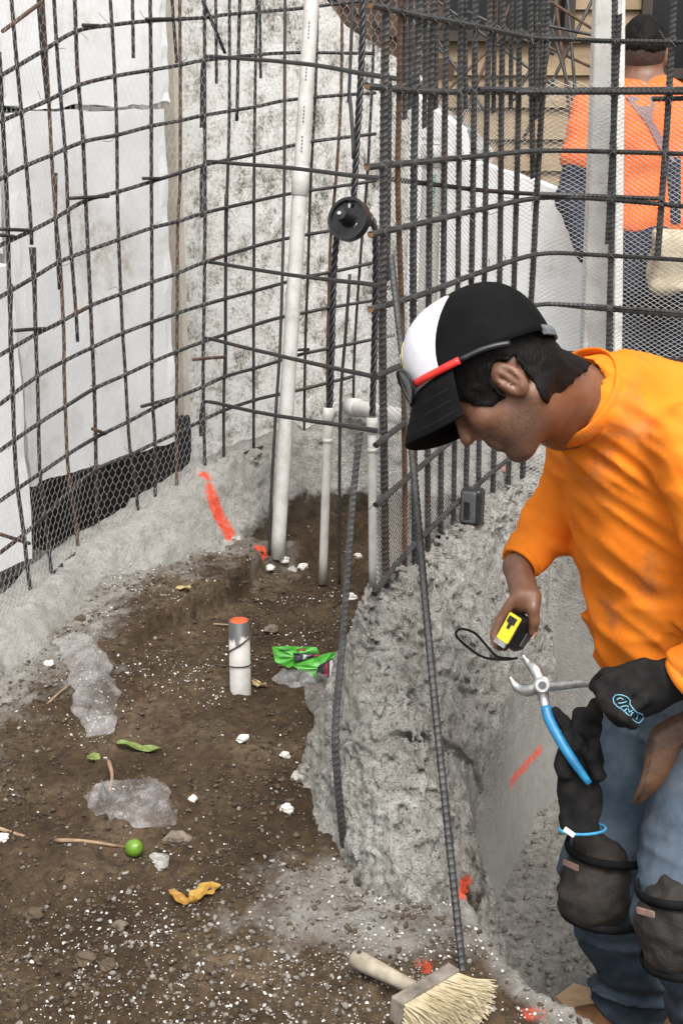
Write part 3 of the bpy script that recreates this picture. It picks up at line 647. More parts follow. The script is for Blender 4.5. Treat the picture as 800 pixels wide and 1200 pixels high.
for q, r in FV[:12]+FV[18:21]:
    for p in cross(q, FSH, [h for h, _ in FH], .02): tie(p, nrm(CAM-p)*np.array((1, 1, .2)), .014, .0010)
mb.obj('tie_wire', M['wire'], fen, kind='stuff')
# cut rusty faces of the horizontal bars
M['cut'] = simple('rusty_cut', (.11, .055, .022), (.20, .12, .055), 200, .8)
for q, r in FH[:1]+FH[1:2]+FH[3:5]+FH[6:7]:
    p0, p1 = on_sheet(*q[0], FSH, .018), on_sheet(*q[1], FSH, .018); e = nrm(p0-p1); obj('cut_end', *tube([p0-e*.0005, p0+e*.0012], r*.80, 10), M['cut'], fen)
# expanded metal lath
s0, s1 = curve_s(FSH, (.10, 2.91)), curve_s(FSH, (1.12, 3.44)); dx = .0105
cols = np.arange(s0, s1, dx); A, Bq = [], []
def onf(s, z):
    p, n = along(FSH, s); w = np.stack([s*8, z*8, s*0], -1); return np.c_[p+n*(-.016+.006*vn(w, .8, 3))[:, None], z+.006*vn(w, .4, 6)]
sc_ = curve_s(FSH, (.50, 3.74))
for j, zr in enumerate(np.arange(.30, 1.50, .0058)):
    k = np.arange(len(cols)); z = zr+.0058*((k+j) % 2)+cols*.012; P = onf(cols, z); top = np.interp(cols, [s0, s0+.2, sc_, s1], [1.40, 1.44, 1.475, 1.478])+.012*vn(np.stack([cols*60, cols*0, cols*0], -1), 1, 2)
    ok = (z[1:] < top[1:]); A.append(P[:-1][ok]); Bq.append(P[1:][ok])
V, F = strands(np.vstack(A), np.vstack(Bq), .0007); obj('metal_lath', V, F, M['galv'], fen, kind='stuff')
# loose bars leaning behind the fence
lz = root('rebar_bundle', 'crossed loose thin rebars leaning behind the heavy fence, before the house', 'rebar bundle', PT(670, 300, 5.6))
for i, q in enumerate((((642, 0), (700, 38)), ((640, 30), (698, 42)), ((641, 15), (664, 96)), ((650, -5), (662, 96)), ((664, -10), (672, 96)), ((698, -8), (645, 98)), ((640, 55), (698, 82)), ((655, -10), (640, 70)), ((500, 30), (560, 120)), ((545, 130), (595, 10)), ((560, 20), (640, 60)), ((480, 20), (530, 75)), ((520, 110), (590, 40)), ((530, 15), (640, 95)), ((610, 100), (642, 40)))):
    P = [PT(q[0][0], q[0][1], 5.5+.05*i), PT(q[1][0], q[1][1], 5.5+.05*i)]; e = P[1]-P[0]; bar([P[0]-e*.3, P[1]+e*(.6 if i < 8 else .1)], .007, lz, M['rust'] if i % 3 == 0 else M['heavy'])
# single bars
bar([PT(458, 302, 2.86), PT(478, 480, 2.72), PT(505, 780, 2.52), PZ(543, 1148, gz(.21, 2.08)-.01)], .0072, None, M['heavy'], True, 'rebar_rod', label='long straight rebar rod leaning on the fence, foot beside the brush', cat='rebar')
pb = hit(404, 990); bar([PT(421, 508, 2.92), PT(412, 600, 2.90), PT(402, 740, 2.84), PT(393, 850, 2.76), PT(396, 920, np.dot(pb-CAM, -CZ)-.03), pb+np.array((0, .02, -.03))], .0075, None, M['heavy'], True, 'rebar_rod', label='short bent rebar rod rising from the left side of the concrete wall', cat='rebar')

# ---------------------------------------------------------------- pipes
t = NT('pvc'); a = t.noise(18, 5, .7); c = t.ramp(a, [(.32, (.42, .405, .37)), (.6, (.56, .55, .525))]); c = t.mix(t.ramp(t.noise(70, 4, .75), [(.60, 0.0), (.72, .8)]), c, (.28, .235, .18)); t.col(c).rough(.42).bump(t.noise(60, 3), .1, .001); M['pvc'] = t.m
M['print'] = simple('pipe_print', (.05, .05, .06), (.12, .12, .12), 300, .6, 0)
def pipe(P, r, name, label, coupl=(), wall=.004, cat='pipe', nseg=20, text=()):
    P = np.asarray(P, float); b = root(name, label, cat, P[-1] if P[-1][2] < P[0][2] else P[0])
    V, F = tube(resample(P, .08), r, nseg); obj('pipe_body', V, F, M['pvc'], b, smooth=True)
    for (f, l, k) in coupl:
        c = P[0]+(P[-1]-P[0])*f; e = nrm(P[-1]-P[0]); q = [c-e*l, c-e*l, c-e*l*.02, c+e*l, c+e*l]
        V, F = tube([c-e*l, c-e*(l-.002), c+e*(l-.002), c+e*l], [r*1.02, r*k, r*k, r*1.02], nseg, False); obj('coupling', V, F, M['pvc'], b, smooth=True)
    return b
p0, p1 = PT(367, -30, 4.35), PZ(325, 655, .01); pb_ = pipe([p0, p1], .0235, 'pvc_pipe', 'tall leaning white PVC pipe with a coupling near the top', [(.345, .045, 1.16)])
e = nrm(p1-p0)
for i, f in enumerate((.08, .15, .22, .27)):      # faint printed lettering along the pipe
    for k in range(5):
        c = p0+(p1-p0)*f+e*(k*.011); nn = nrm(CAM-c); s_ = nrm(np.cross(e, nn)); obj('print_mark', *box(c+nn*.0236+s_*.003, (e, s_, nn), (.0035, .0022, .0006)), M['print'], pb_)
for (u0, v0, u1, v1, lab) in ((385, 480, 378, 684, 'thin white conduit pipe with black cable, left of the pair in the pit'), (436, 492, 437, 692, 'thin white conduit pipe with black cable, right of the pair in the pit')):
    q1 = PZ(u1, v1, -.03); q0 = PY(u0, v0, q1[1]-.01); pipe([q0, q1], .0135, 'conduit_pipe', lab, [(.03, .025, 1.28), (.17, .006, 1.2)])
q1 = PT(489, 640, 3.95); q0 = PY(507, 170, q1[1]); b = pipe([q0, q1-np.array((0, 0, .25))], .026, 'pvc_pipe', 'white PVC pipe with flat end cap standing behind the thick rebar', [(.02, .028, 1.18)])
V, F = tube([q0+np.array((0, 0, .012)), q0+np.array((0, 0, .020))], .0295, 18); obj('end_cap', V, F, M['pvc'], b)
M['green_print'] = simple('green_print', (.05, .22, .16), (.08, .3, .22), 300, .6, 0)
for k in range(7):
    c = q0+(q1-q0)*.07+np.array((.004, 0, -.013*k)); nn = nrm((CAM-c)*np.array((1, 1, 0))); obj('print_mark', *box(c+nn*.0262, ((0, 0, 1), np.cross((0, 0, 1), nn), nn), (.0042, .006, .0006)), M['green_print'], b)
a0, a1 = PT(408, 476, 4.95), PT(486, 492, 4.55); pipe([a1, a0], .028, 'pvc_pipe', 'thick white PVC pipe lying level behind the conduits', [(.9, .03, 1.14)])
a0, a1 = PT(712, -30, 3.58), PT(686, 640, 3.95); e = nrm(a1-a0); sx = nrm(np.cross(e, (0, 1, 0)))
wp = root('white_post', 'broad white plastic post standing in the rebar fence before the far worker', 'post', a1)
bevel(obj('post_body', *box((a0+a1)/2, (e, sx, np.cross(e, sx)), (np.linalg.norm(a1-a0)/2, .034, .03)), M['pvc'], wp), .008, 3)
a0, a1 = PT(727, -30, 4.45), PT(722, 520, 4.7); bevel(obj('white_post', *box((a0+a1)/2, (nrm(a1-a0), (1, 0, 0), (0, 1, 0)), (np.linalg.norm(a1-a0)/2, .013, .013)), M['pvc'], label='slim white post just left of the far worker head', cat='post'), .003)
# short stub pipe with orange painted mouth
t = NT('stub_pvc'); sx_ = t.n('ShaderNodeSeparateXYZ'); t.l(t.co, sx_.inputs[0])
sp = PZ(282, 812, .0); st_ = PT(282, 722, np.dot(sp-CAM, -CZ)-.03); ztop = st_[2]
zz = t.math('ADD', sx_.outputs['Z'], t.math('MULTIPLY', t.math('SUBTRACT', t.noise(70, 2, .5, t.mapped((1, 1, .25))), .5), .10))
c = t.mix(t.ramp(t.math('SUBTRACT', zz, ztop-.055), [(.0, 0.0), (.012, 1.0)]), t.ramp(t.noise(40, 4), [(.3, (.36, .345, .32)), (.7, (.47, .46, .44))]), (.06, .058, .056))
t.col(c).rough(.5); M['stub'] = t.m
M['orange'] = simple('orange_paint', (.78, .085, .025), (.9, .13, .04), 40, .7, .3)
b = root('stub_pipe', 'short upright white stub pipe with an orange painted top in the soil', 'pipe', sp)
axs = np.array((0, 0, 1.)); top = np.array((sp[0], sp[1], ztop)); r = .0265
a = np.arange(28)*2*math.pi/28; R = np.stack([np.cos(a), np.sin(a), 0*a], 1); L = [sp-axs*.05+R*r, top+R*r, top+R*(r-.004), top-axs*.006+R*(r-.0045)]
V = np.vstack(L); F = [[k*28+i, k*28+(i+1) % 28, (k+1)*28+(i+1) % 28, (k+1)*28+i] for k in range(2) for i in range(28)]
obj('pipe_body', V[:84], F, M['stub'], b, smooth=True)
obj('painted_mouth', np.vstack([L[2], L[3]]), [[i, (i+1) % 28, 28+(i+1) % 28, 28+i] for i in range(28)]+[list(range(28, 56))], M['orange'], b)
h = ztop-sp[2]; wr = []
for k in range(60):
    q = k/59; an = 1.0+q*2*math.pi*2.1; z = sp[2]+h*(.20+.62*q+.08*math.sin(q*9)); wr.append((sp[0]+math.cos(an)*(r+.002), sp[1]+math.sin(an)*(r+.002), z))
wr.append((sp[0]+.035, sp[1]-.02, ztop+.012)); wr.insert(0, (sp[0]+.055, sp[1]-.02, sp[2]+.03)); wr.insert(0, (sp[0]+.11, sp[1]-.01, .02))
obj('wire_wrap', *tube(np.array(wr), .0017, 5), M['rust'], b, smooth=True)
# black cables and the black reel they pass
M['cable'] = simple('black_cable', (.008, .008, .010), (.030, .030, .036), 120, .35, .4, .001)
def cable(q, label, r=.0065, nst=3):
    P = resample(crom([PT(*p) for p in q], 8), .008); T, N, B = frames(P); mb = MB(); s = np.arange(len(P))*.008
    for k in range(nst):
        an = s/.075*2*math.pi+k*2*math.pi/nst; mb.add(*tube(P+r*.85*(np.cos(an)[:, None]*N+np.sin(an)[:, None]*B), r*.8, 6))
    return mb.obj('twisted_cable', M['cable'], smooth=True, label=label, cat='cable')
cable([(425, -30, 4.05), (424, 60, 4.05), (419, 150, 4.07), (414, 238, 4.1), (412, 262, 4.13)], 'black twisted cable hanging from above down to the reel')
cable([(398, 262, 4.15), (393, 290, 4.18), (390, 350, 4.2), (388, 430, 4.24), (386, 482, 4.27)], 'black twisted cable from the reel down into the left conduit')
cable([(428, 248, 4.12), (437, 260, 4.1), (440, 285, 4.12), (439, 380, 4.2), (436, 495, 4.25)], 'black twisted cable from the reel down into the right conduit')
M['blackplastic'] = simple('black_plastic', (.010, .010, .011), (.022, .022, .024), 60, .38, .15, .001)
rc_ = PT(409, 257, 4.06); rl = root('cable_reel', 'round black plastic reel with protruding hub hanging by the rebar', 'reel', rc_)
nz_ = nrm(cv(-.45, .1, .89)); ex = nrm(np.cross((0, 0, 1), nz_)); ey = np.cross(nz_, ex); R_ = .063
def ringpts(rad, n=40, z=0): a = np.arange(n)*2*math.pi/n; return rc_+rad*(np.cos(a)[:, None]*ex+np.sin(a)[:, None]*ey)+nz_*z
n = 40; rim = np.vstack([ringpts(R_, n, -.014), ringpts(R_, n, .014), ringpts(R_*.86, n, .014), ringpts(R_*.86, n, -.014)])
obj('rim', rim, [[k*n+i, k*n+(i+1) % n, ((k+1) % 4)*n+(i+1) % n, ((k+1) % 4)*n+i] for k in range(4) for i in range(n)], M['blackplastic'], rl)
dk = np.vstack([ringpts(R_*.88, n, .004), ringpts(R_*.52, n, .004), ringpts(R_*.1, n, .004), ringpts(R_*.88, n, -.004), ringpts(R_*.52, n, -.004), ringpts(R_*.1, n, -.004)])
Fd = []
for i in range(n):
    a = (i+.5)/n*360; j = (i+1) % n; gap = 74 < a < 108
    for k in (0, 1):
        if k == 0 and gap: continue
        if k == 1 and (120 < a < 150 or 310 < a < 345): continue
        Fd += [[k*n+i, k*n+j, (k+1)*n+j, (k+1)*n+i], [(k+3)*n+j, (k+3)*n+i, (k+4)*n+i, (k+4)*n+j]]
obj('disc', dk, Fd, M['blackplastic'], rl)
obj('hub', *tube([rc_+nz_*.0, rc_+nz_*.02, rc_+nz_*.058, rc_+nz_*.060], [R_*.42, R_*.36, R_*.28, R_*.1], 20), M['blackplastic'], rl)
obj('bolt', *tube([rc_+nz_*.059, rc_+nz_*.066], .0055, 6), M['galv'], rl)
# ---------------------------------------------------------------- what lies on the soil
g5 = (1+5**.5)/2; ICO = np.array([(-1, g5, 0), (1, g5, 0), (-1, -g5, 0), (1, -g5, 0), (0, -1, g5), (0, 1, g5), (0, -1, -g5), (0, 1, -g5), (g5, 0, -1), (g5, 0, 1), (-g5, 0, -1), (-g5, 0, 1)])/math.hypot(1, g5)
IF = np.array([(0, 11, 5), (0, 5, 1), (0, 1, 7), (0, 7, 10), (0, 10, 11), (1, 5, 9), (5, 11, 4), (11, 10, 2), (10, 7, 6), (7, 1, 8), (3, 9, 4), (3, 4, 2), (3, 2, 6), (3, 6, 8), (3, 8, 9), (4, 9, 5), (2, 4, 11), (6, 2, 10), (8, 6, 7), (9, 8, 1)])
def crumbs(name, n, size, m, label, cat, region, sink=.35, squash=.75):
    xs, ys = [], []
    while len(xs) < n:
        x = RS.uniform(-1.25, .42, 4000); y = RS.uniform(1.8, 4.5, 4000); k = RS.rand(4000) < region(x, y); xs += x[k].tolist(); ys += y[k].tolist()
    x, y = np.array(xs[:n]), np.array(ys[:n]); s = size[0]*(size[1]/size[0])**(RS.rand(n)**2.2)
    q = RS.randn(n, 4); q /= np.linalg.norm(q, axis=1)[:, None]; a, b, c, d = q.T
    Rm = np.stack([1-2*(c*c+d*d), 2*(b*c-a*d), 2*(b*d+a*c), 2*(b*c+a*d), 1-2*(b*b+d*d), 2*(c*d-a*b), 2*(b*d-a*c), 2*(c*d+a*b), 1-2*(b*b+c*c)], 1).reshape(-1, 3, 3)
    P = ICO[None]*(1+.32*RS.randn(n, 12, 1)).clip(.5, 1.5)*np.stack([np.ones(n), RS.uniform(.6, 1, n), RS.uniform(.5, .9, n)], 1)[:, None, :]
    P = np.einsum('nij,nkj->nki', Rm, P)*s[:, None, None]; P[..., 2] *= squash
    P += np.stack([x, y, soil_z(x, y)+s*(squash-sink)], 1)[:, None, :]
    F = (IF[None]+(np.arange(n)*12)[:, None, None]).reshape(-1, 3)
    return obj(name, P.reshape(-1, 3), F, m, label=label, cat=cat, kind='stuff', origin=(0, 0, 0))
def not_covered(x, y): return ((poly_sd(x, y, TR) > .02) & (h_mound(x, y) < .02) & (h_ledge(x, y) < .01)).astype(float)
def near(x, y, cx, cy, r): return np.exp(-((x-cx)**2+(y-cy)**2)/r**2)
M['clod'] = simple('soil_clod', (.036, .024, .014), (.105, .074, .046), 18, .95, .6, .004)
M['pebble'] = simple('grey_pebble', (.10, .088, .072), (.27, .25, .22), 26, .9, .5, .003)
M['perlite'] = simple('white_crumb', (.50, .49, .46), (.74, .73, .70), 60, .9, 0)
patch = lambda x, y: .35+.65*sstep(-.1, .35, vn2(x, y, 3.3, 12))
crumbs('soil_clods', 13000, (.0016, .0080), M['clod'], 'dark brown crumbs and clods of loose soil', 'soil', lambda x, y: not_covered(x, y)*patch(x, y))
GP = PZ(345, 1110, 0)
crumbs('gravel', 5600, (.0016, .0072), M['pebble'], 'grey gravel and cement crumbs scattered over the soil', 'gravel', lambda x, y: not_covered(x, y)*np.clip(.05*patch(x, y)+1.0*near(x, y, GP[0], GP[1], .25)+.35*near(x, y, -.35, 2.0, .4)+.6*sstep(.45, .15, sdist(x, y, MATC)[0])*(y < 4.3), 0, 1))
crumbs('white_crumbs', 5200, (.0009, .0042), M['perlite'], 'tiny white crumbs sprinkled over the soil', 'crumbs', lambda x, y: not_covered(x, y)*np.clip(.05+.95*sstep(.0, .45, vn2(x, y, 4.1, 31))*sstep(.3, -.2, vn2(x, y, 1.7, 21))+.25*sstep(2.5, 1.9, y), 0, 1), .5)
def crumbs_tr(n, size, m, name, label):
    global soil_z
    x = RS.uniform(.22, 1.1, n*3); y = RS.uniform(2.1, 3.7, n*3); k = poly_sd(x, y, TR) < -.03; x, y = x[k][:n], y[k][:n]; n = len(x)
    s = size[0]*(size[1]/size[0])**(RS.rand(n)**2); P = ICO[None]*(1+.3*RS.randn(n, 12, 1)).clip(.5, 1.5)*s[:, None, None]; P[..., 2] *= .7
    P += np.stack([x, y, soil_z(x, y)+s*.3], 1)[:, None, :]; F = (IF[None]+(np.arange(n)*12)[:, None, None]).reshape(-1, 3)
    obj(name, P.reshape(-1, 3), F, m, label=label, cat='gravel', kind='stuff', origin=(0, 0, 0))
crumbs_tr(4200, (.0016, .010), M['pebble'], 'trench_gravel', 'grey cement gravel on the floor of the trench')
# single stones and crumbs big enough to pick out
M['white_lump'] = simple('white_lump', (.48, .46, .42), (.68, .66, .62), 60, .9, .5)
M['stone'] = simple('brown_stone', (.10, .075, .055), (.19, .15, .115), 30, .85, .4)
M['cement'] = simple('cement_lump', (.22, .21, .19), (.38, .37, .34), 40, .95, .8, .004)
def stone(u, v, rpx, m, label, cat='stone', flat=.7, seed=0):
    p = hit(u, v); s = rpx*np.dot(p-CAM, -CZ)/FPX; a = np.linspace(0, math.pi, 9); b = np.arange(14)*2*math.pi/14
    D = np.array([(math.sin(x)*math.cos(y), math.sin(x)*math.sin(y), math.cos(x)) for x in a for y in b]); n = 1+.38*fbm(D+seed*3.1, 1.5, 3, seed)+.16*vn(D+seed, 6, 3)
    V = D*n[:, None]*s*np.array((1.1, .95, flat)); an = seed*1.7; V = V@np.array([(math.cos(an), math.sin(an), 0), (-math.sin(an), math.cos(an), 0), (0, 0, 1)])+np.array((p[0], p[1], float(soil_z(p[0], p[1]))+s*flat*.55))
    F = [(i*14+j, i*14+(j+1) % 14, (i+1)*14+(j+1) % 14, (i+1)*14+j) for i in range(8) for j in range(14)]
    obj('stone' if cat == 'stone' else 'lump', V, F, m, smooth=False, label=label, cat=cat, group='stones and lumps on the soil')
for i, (u, v, r, m, lab) in enumerate((
    (209, 989, 13, 'stone', 'smooth round brown stone right of the lime'), (186, 1016, 13, 'cement', 'pale grey lumpy cement lump just right of the lime'), (285, 874, 7, 'white_lump', 'white crumbly lump below the stub pipe'),
    (351, 917, 9, 'cement', 'grey lump near the foot of the concrete wall'), (336, 953, 7, 'white_lump', 'white chip below the grey lump by the concrete wall'), (334, 890, 6, 'white_lump', 'white chip above the grey lump by the concrete wall'),
    (226, 942, 6, 'white_lump', 'white crumb right of the clear bag and above the brown stone'), (58, 781, 6, 'white_lump', 'white chip beside the top of the long clear bag'), (5, 987, 7, 'white_lump', 'white chunk at the left edge of the photo'),
    (101, 1128, 11, 'clod', 'dark soil clod at the lower left'), (128, 1138, 10, 'clod', 'dark soil clod right of another at the lower left'), (94, 838, 8, 'stone', 'small stone at the left of the long clear bag'),
    (145, 622, 8, 'clod', 'dark clod lying on the concrete ledge'), (133, 640, 7, 'clod', 'second dark clod on the ledge nearer the viewer'), (252, 634, 8, 'stone', 'brown stone at the foot of the orange paint line'),
    (274, 628, 7, 'cement', 'grey cement lump right of the orange paint line'), (316, 672, 6, 'white_lump', 'white chip at the foot of the tall pipe'), (333, 663, 6, 'white_lump', 'white chip right of the tall pipe foot'),
    (342, 672, 6, 'cement', 'grey chip between the tall pipe and left conduit'), (355, 670, 6, 'white_lump', 'white scrap left of the left conduit'), (410, 705, 8, 'white_lump', 'white scrap between the conduits and the concrete wall'), (420, 653, 5, 'white_lump', 'small white cube near the right conduit'),
    (95, 728, 6, 'clod', 'clod on the soil terrace at the left'), (140, 1090, 9, 'stone', 'flat brown stone left of the yellow leaf'), (40, 1075, 11, 'clod', 'broad clod near the bottom left edge'), (245, 1140, 8, 'clod', 'dark clod under the yellow leaf'), (318, 745, 7, 'stone', 'stone behind the stub pipe'))):
    stone(u, v, r, M[m], lab, 'stone' if m in ('stone',) else 'lump', .65, i)
# sticks
M['twig'] = simple('dry_twig', (.16, .10, .06), (.33, .22, .13), 30, .85)
for q, r, lab in (([(66, 991), (100, 992), (148, 999)], .0048, 'brown stick lying left of the lime'), ([(-6, 975), (15, 982), (30, 986)], .005, 'thin dark stick at the left edge'), ([(128, 898), (132, 915), (129, 932)], .005, 'short split tan stick behind the triangular clear bag'), ([(250, 735), (270, 736)], .003, 'short rusty twig behind the stub pipe'), ([(58, 828), (72, 815), (84, 806)], .004, 'pale twig left of the long clear bag')):
    P = crom([hit(u, v)+np.array((0, 0, r*1.2+.006)) for u, v in q], 5); obj('stick', *tube(P, np.linspace(r, r*.6, len(P)), 7), M['twig'], smooth=True, label=lab, cat='stick')
# leaves
def leaf(u0, v0, u1, v1, w, m, label, seed=0, bite=.0):
    a, b = hit(u0, v0), hit(u1, v1); e = b-a; L = np.linalg.norm(e); e /= L; s_ = nrm(np.cross((0, 0, 1), e)); n = 14; k = 7; V = []
    for i in range(n):
        f = i/(n-1); ww = w*L*math.sin(math.pi*f**.85)**.7*(1+.22*math.sin(f*17+seed)) + .0008
        for j in range(k):
            g_ = j/(k-1)*2-1; V.append(a+e*L*f+s_*ww*g_+np.array((0, 0, .012+.006*abs(g_)+.005*math.sin(f*5+seed)+.003*math.sin(g_*7+f*9))))
    V = np.array(V); n0 = len(V); F = [(i*k+j, (i+1)*k+j, (i+1)*k+j+1, i*k+j+1) for i in range(n-1) for j in range(k-1)]
    V2 = V-np.array((0, 0, .0007)); obj('fallen_leaf', np.vstack([V, V2]), F+[tuple(n0+x for x in f[::-1]) for f in F], m, smooth=True, label=label, cat='leaf')
t = NT('yellow_leaf'); c = t.ramp(t.noise(35, 4), [(.35, (.26, .115, .018)), (.55, (.34, .20, .03)), (.68, (.17, .19, .04))]); t.col(c).rough(.6); M['yleaf'] = t.m
M['gleaf'] = simple('green_leaf', (.08, .12, .025), (.19, .24, .06), 40, .6, 0); M['tleaf'] = simple('tan_leaf', (.30, .22, .10), (.45, .36, .18), 40, .7, 0)
leaf(199, 1056, 232, 1066, .20, M['yleaf'], 'torn yellow leaf piece at the lower centre left', 2); leaf(222, 1062, 259, 1045, .26, M['yleaf'], 'yellow and green curled leaf right of the torn yellow piece', 5)
leaf(137, 880, 190, 884, .14, M['gleaf'], 'flat olive green leaf below the long clear bag', 1); leaf(296, 804, 312, 812, .25, M['tleaf'], 'small tan dry leaf at the foot of the stub pipe', 3)
leaf(207, 693, 223, 697, .33, M['tleaf'], 'round yellowish leaf on the soil terrace', 4); leaf(105, 893, 116, 897, .3, M['gleaf'], 'tiny green leaf beside the split stick', 6)
# lime
t = NT('lime_skin'); t.col(t.ramp(t.noise(20, 3), [(.3, (.06, .15, .010)), (.7, (.15, .27, .028))])).rough(.35).bump(t.vor(420), .15, .001); M['lime'] = t.m
p = hit(157, 1010); r = .0185; zc_ = float(soil_z(p[0], p[1]))+r*.85; prof = [(0, -1), (.35, -.95), (.7, -.72), (.95, -.3), (1, .05), (.9, .45), (.65, .78), (.3, .97), (.12, 1.06), (.06, 1.12), (0, 1.13)]
ax = nrm((.5, -.5, .6)); e1 = nrm(np.cross(ax, (0, 0, 1))); e2 = np.cross(ax, e1); V = [np.array((p[0], p[1]+.01, zc_))+r*(h*ax+q*(math.cos(b)*e1+math.sin(b)*e2)) for q, h in prof for b in np.arange(18)*2*math.pi/18]
obj('lime', V, [(i*18+j, i*18+(j+1) % 18, (i+1)*18+(j+1) % 18, (i+1)*18+j) for i in range(len(prof)-1) for j in range(18)], M['lime'], smooth=True, label='small round green lime on the soil at the end of a stick', cat='lime')
# clear plastic bags
t = NT('clear_film'); c = t.ramp(t.noise(14, 5, .7), [(.35, (.34, .32, .31)), (.65, (.62, .61, .61))]); t.col(c).rough(.12).bump(t.noise(22, 3, .6, dist=1.0), .6, .010).bump(t.vor(42, feat='DISTANCE_TO_EDGE'), .7, .008)
dirt = t.ramp(t.noise(120, 4, .7), [(.64, 0.0), (.74, .7)]); t.l(t.mix(dirt, c, (.12, .09, .07)), t.b.inputs['Base Color'])
t.l(t.ramp(t.noise(11, 5, .75), [(.4, .05), (.72, .40)]), t.b.inputs['Alpha']); M['film'] = t.m
def tri(x): x = x % 1.0; return 1-abs(2*x-1)
def bag(line, wid, hgt, label, seed):
    C = crom([hit(u, v) for u, v in line], 16); n = len(C); Wd = np.interp(np.linspace(0, 1, n), np.linspace(0, 1, len(wid)), wid); T, N, B = frames(C); k = 40; V = []; Vb = []; rb_ = random.Random(seed); cre = [(rb_.uniform(0, 3.14), rb_.uniform(9, 19), rb_.random()) for _ in range(5)]
    for i in range(n):
        s_ = nrm(np.cross(T[i], (0, 0, 1)))
        for j in range(k):
            g_ = j/(k-1)*2-1; q = C[i]+s_*g_*Wd[i]*(1+.13*math.sin(i*.37+seed*g_*2)+.06*math.sin(i*.9)); f = i/(n-1); env = (1-abs(g_)**2.5)*min(1, f*7, (1-f)*7)
            cr = .08+.62*max(tri((q[0]*math.cos(w_)+q[1]*math.sin(w_))*fr_+ph_) for w_, fr_, ph_ in cre[:3])**1.5+.22*sum(tri((q[0]*math.cos(w_)+q[1]*math.sin(w_))*fr_*2.3+ph_) for w_, fr_, ph_ in cre)/5
            V.append((q[0], q[1], .019+hgt*env*cr)); Vb.append((q[0], q[1], .0175))
    V = np.array(V); Vb = np.array(Vb); zg = h_ground(V[:, 0], V[:, 1]); V[:, 2] += zg; Vb[:, 2] += zg; n0 = len(V); F = [(i*k+j, (i+1)*k+j, (i+1)*k+j+1, i*k+j+1) for i in range(n-1) for j in range(k-1)]
    obj('plastic_bag', np.vstack([V, np.array(Vb)]), F+[tuple(n0+x for x in f[::-1]) for f in F], M['film'], smooth=True, label=label, cat='plastic bag', group='clear plastic bags on the soil')
bag([(76, 752), (95, 770), (108, 800), (113, 835), (118, 870)], [.03, .045, .05, .058, .052, .03], .042, 'long crumpled clear plastic bag at the left, below the ledge', 1)
bag([(102, 940), (130, 948), (160, 950), (190, 966), (208, 966)], [.012, .055, .085, .03, .02], .045, 'triangular crumpled clear plastic bag above the lime', 2)
bag([(321, 800), (345, 806), (370, 808), (391, 806)], [.015, .036, .040, .018], .035, 'small crumpled clear plastic bag in front of the green packet', 3)
# green packet
M['pgreen'] = simple('green_wrapper', (.06, .34, .035), (.11, .46, .06), 50, .32, .5, .003); M['pblack'] = simple('black_print', (.02, .02, .022), (.06, .055, .06), 90, .4, 0)
M['pwhite'] = simple('white_print', (.6, .6, .6), (.75, .75, .76), 60, .4, 0); M['pred'] = simple('red_print', (.30, .03, .05), (.42, .06, .08), 60, .4, 0)
gp = hit(356, 800); gt = np.dot(gp-CAM, -CZ); pk_ = root('green_packet', 'folded bright green packet with black printed patches by the concrete wall', 'packet', gp)
def sheet(name, poly, t0, m, lean=.0, th=.003, n=8, parent=None, par2=None):
    """a crumpled printed sheet standing in the soil: corners given in order, rounded out by a fan of triangles"""
    P = np.array([PT(u, v, t0+lean*(800-v)/100) for u, v in poly]); c = P.mean(0); nn = nrm(np.cross(P[1]-P[0], P[2]-P[0])); nn = nn if nn@(CAM-c) > 0 else -nn
    V = [c+nn*.006]; ring = []
    for a, b in zip(P, np.roll(P, -1, 0)):
        for k in range(n): ring.append(a+(b-a)*k/n)
    R1 = [c+(q-c)*.55+nn*(.0025*math.sin(i*.9)) for i, q in enumerate(ring)]; R2 = [q+nn*(.002*math.sin(i*.7+1)) for i, q in enumerate(ring)]; m_ = len(ring); V = V+R1+R2
    F = [(0, 1+i, 1+(i+1) % m_) for i in range(m_)]+[(1+i, 1+m_+i, 1+m_+(i+1) % m_, 1+(i+1) % m_) for i in range(m_)]
    n0 = len(V); V2 = [np.array(v)-nn*th for v in V]; F2 = F+[tuple(n0+x for x in f[::-1]) for f in F]+[(1+m_+(i+1) % m_, 1+m_+i, n0+1+m_+i, n0+1+m_+(i+1) % m_) for i in range(m_)]
    return obj(name, np.array(V+V2), F2, m, parent)
s1_ = sheet('back_sheet', [(319, 758), (346, 758), (371, 759), (376, 772), (346, 778), (338, 783), (322, 775)], gt-.0, M['pgreen'], -.06, parent=pk_)
s2_ = sheet('front_sheet', [(343, 780), (386, 765), (399, 764), (397, 798), (376, 796), (360, 790)], gt-.02, M['pgreen'], -.06, parent=pk_)
sheet('printed_patch', [(343, 765), (374, 766), (374, 769), (346, 776)], gt-.012, M['pblack'], -.06, .001, 3, parent=s1_); sheet('printed_patch', [(364, 767), (375, 767), (370, 771)], gt-.02, M['pred'], -.06, .001, 2, parent=s1_); sheet('printed_patch', [(355, 767), (359, 767), (359, 772), (355, 773)], gt-.02, M['pwhite'], -.06, .001, 2, parent=s1_)
sheet('printed_patch', [(373, 780), (389, 771), (394, 794), (378, 796), (370, 790)], gt-.034, M['pblack'], -.06, .001, 3, parent=s2_); sheet('printed_patch', [(386, 775), (389, 773), (394, 794), (386, 795)], gt-.042, M['pwhite'], -.06, .001, 2, parent=s2_); sheet('printed_patch', [(381, 777), (384, 776), (385, 792), (380, 792)], gt-.042, M['pred'], -.06, .001, 2, parent=s2_)
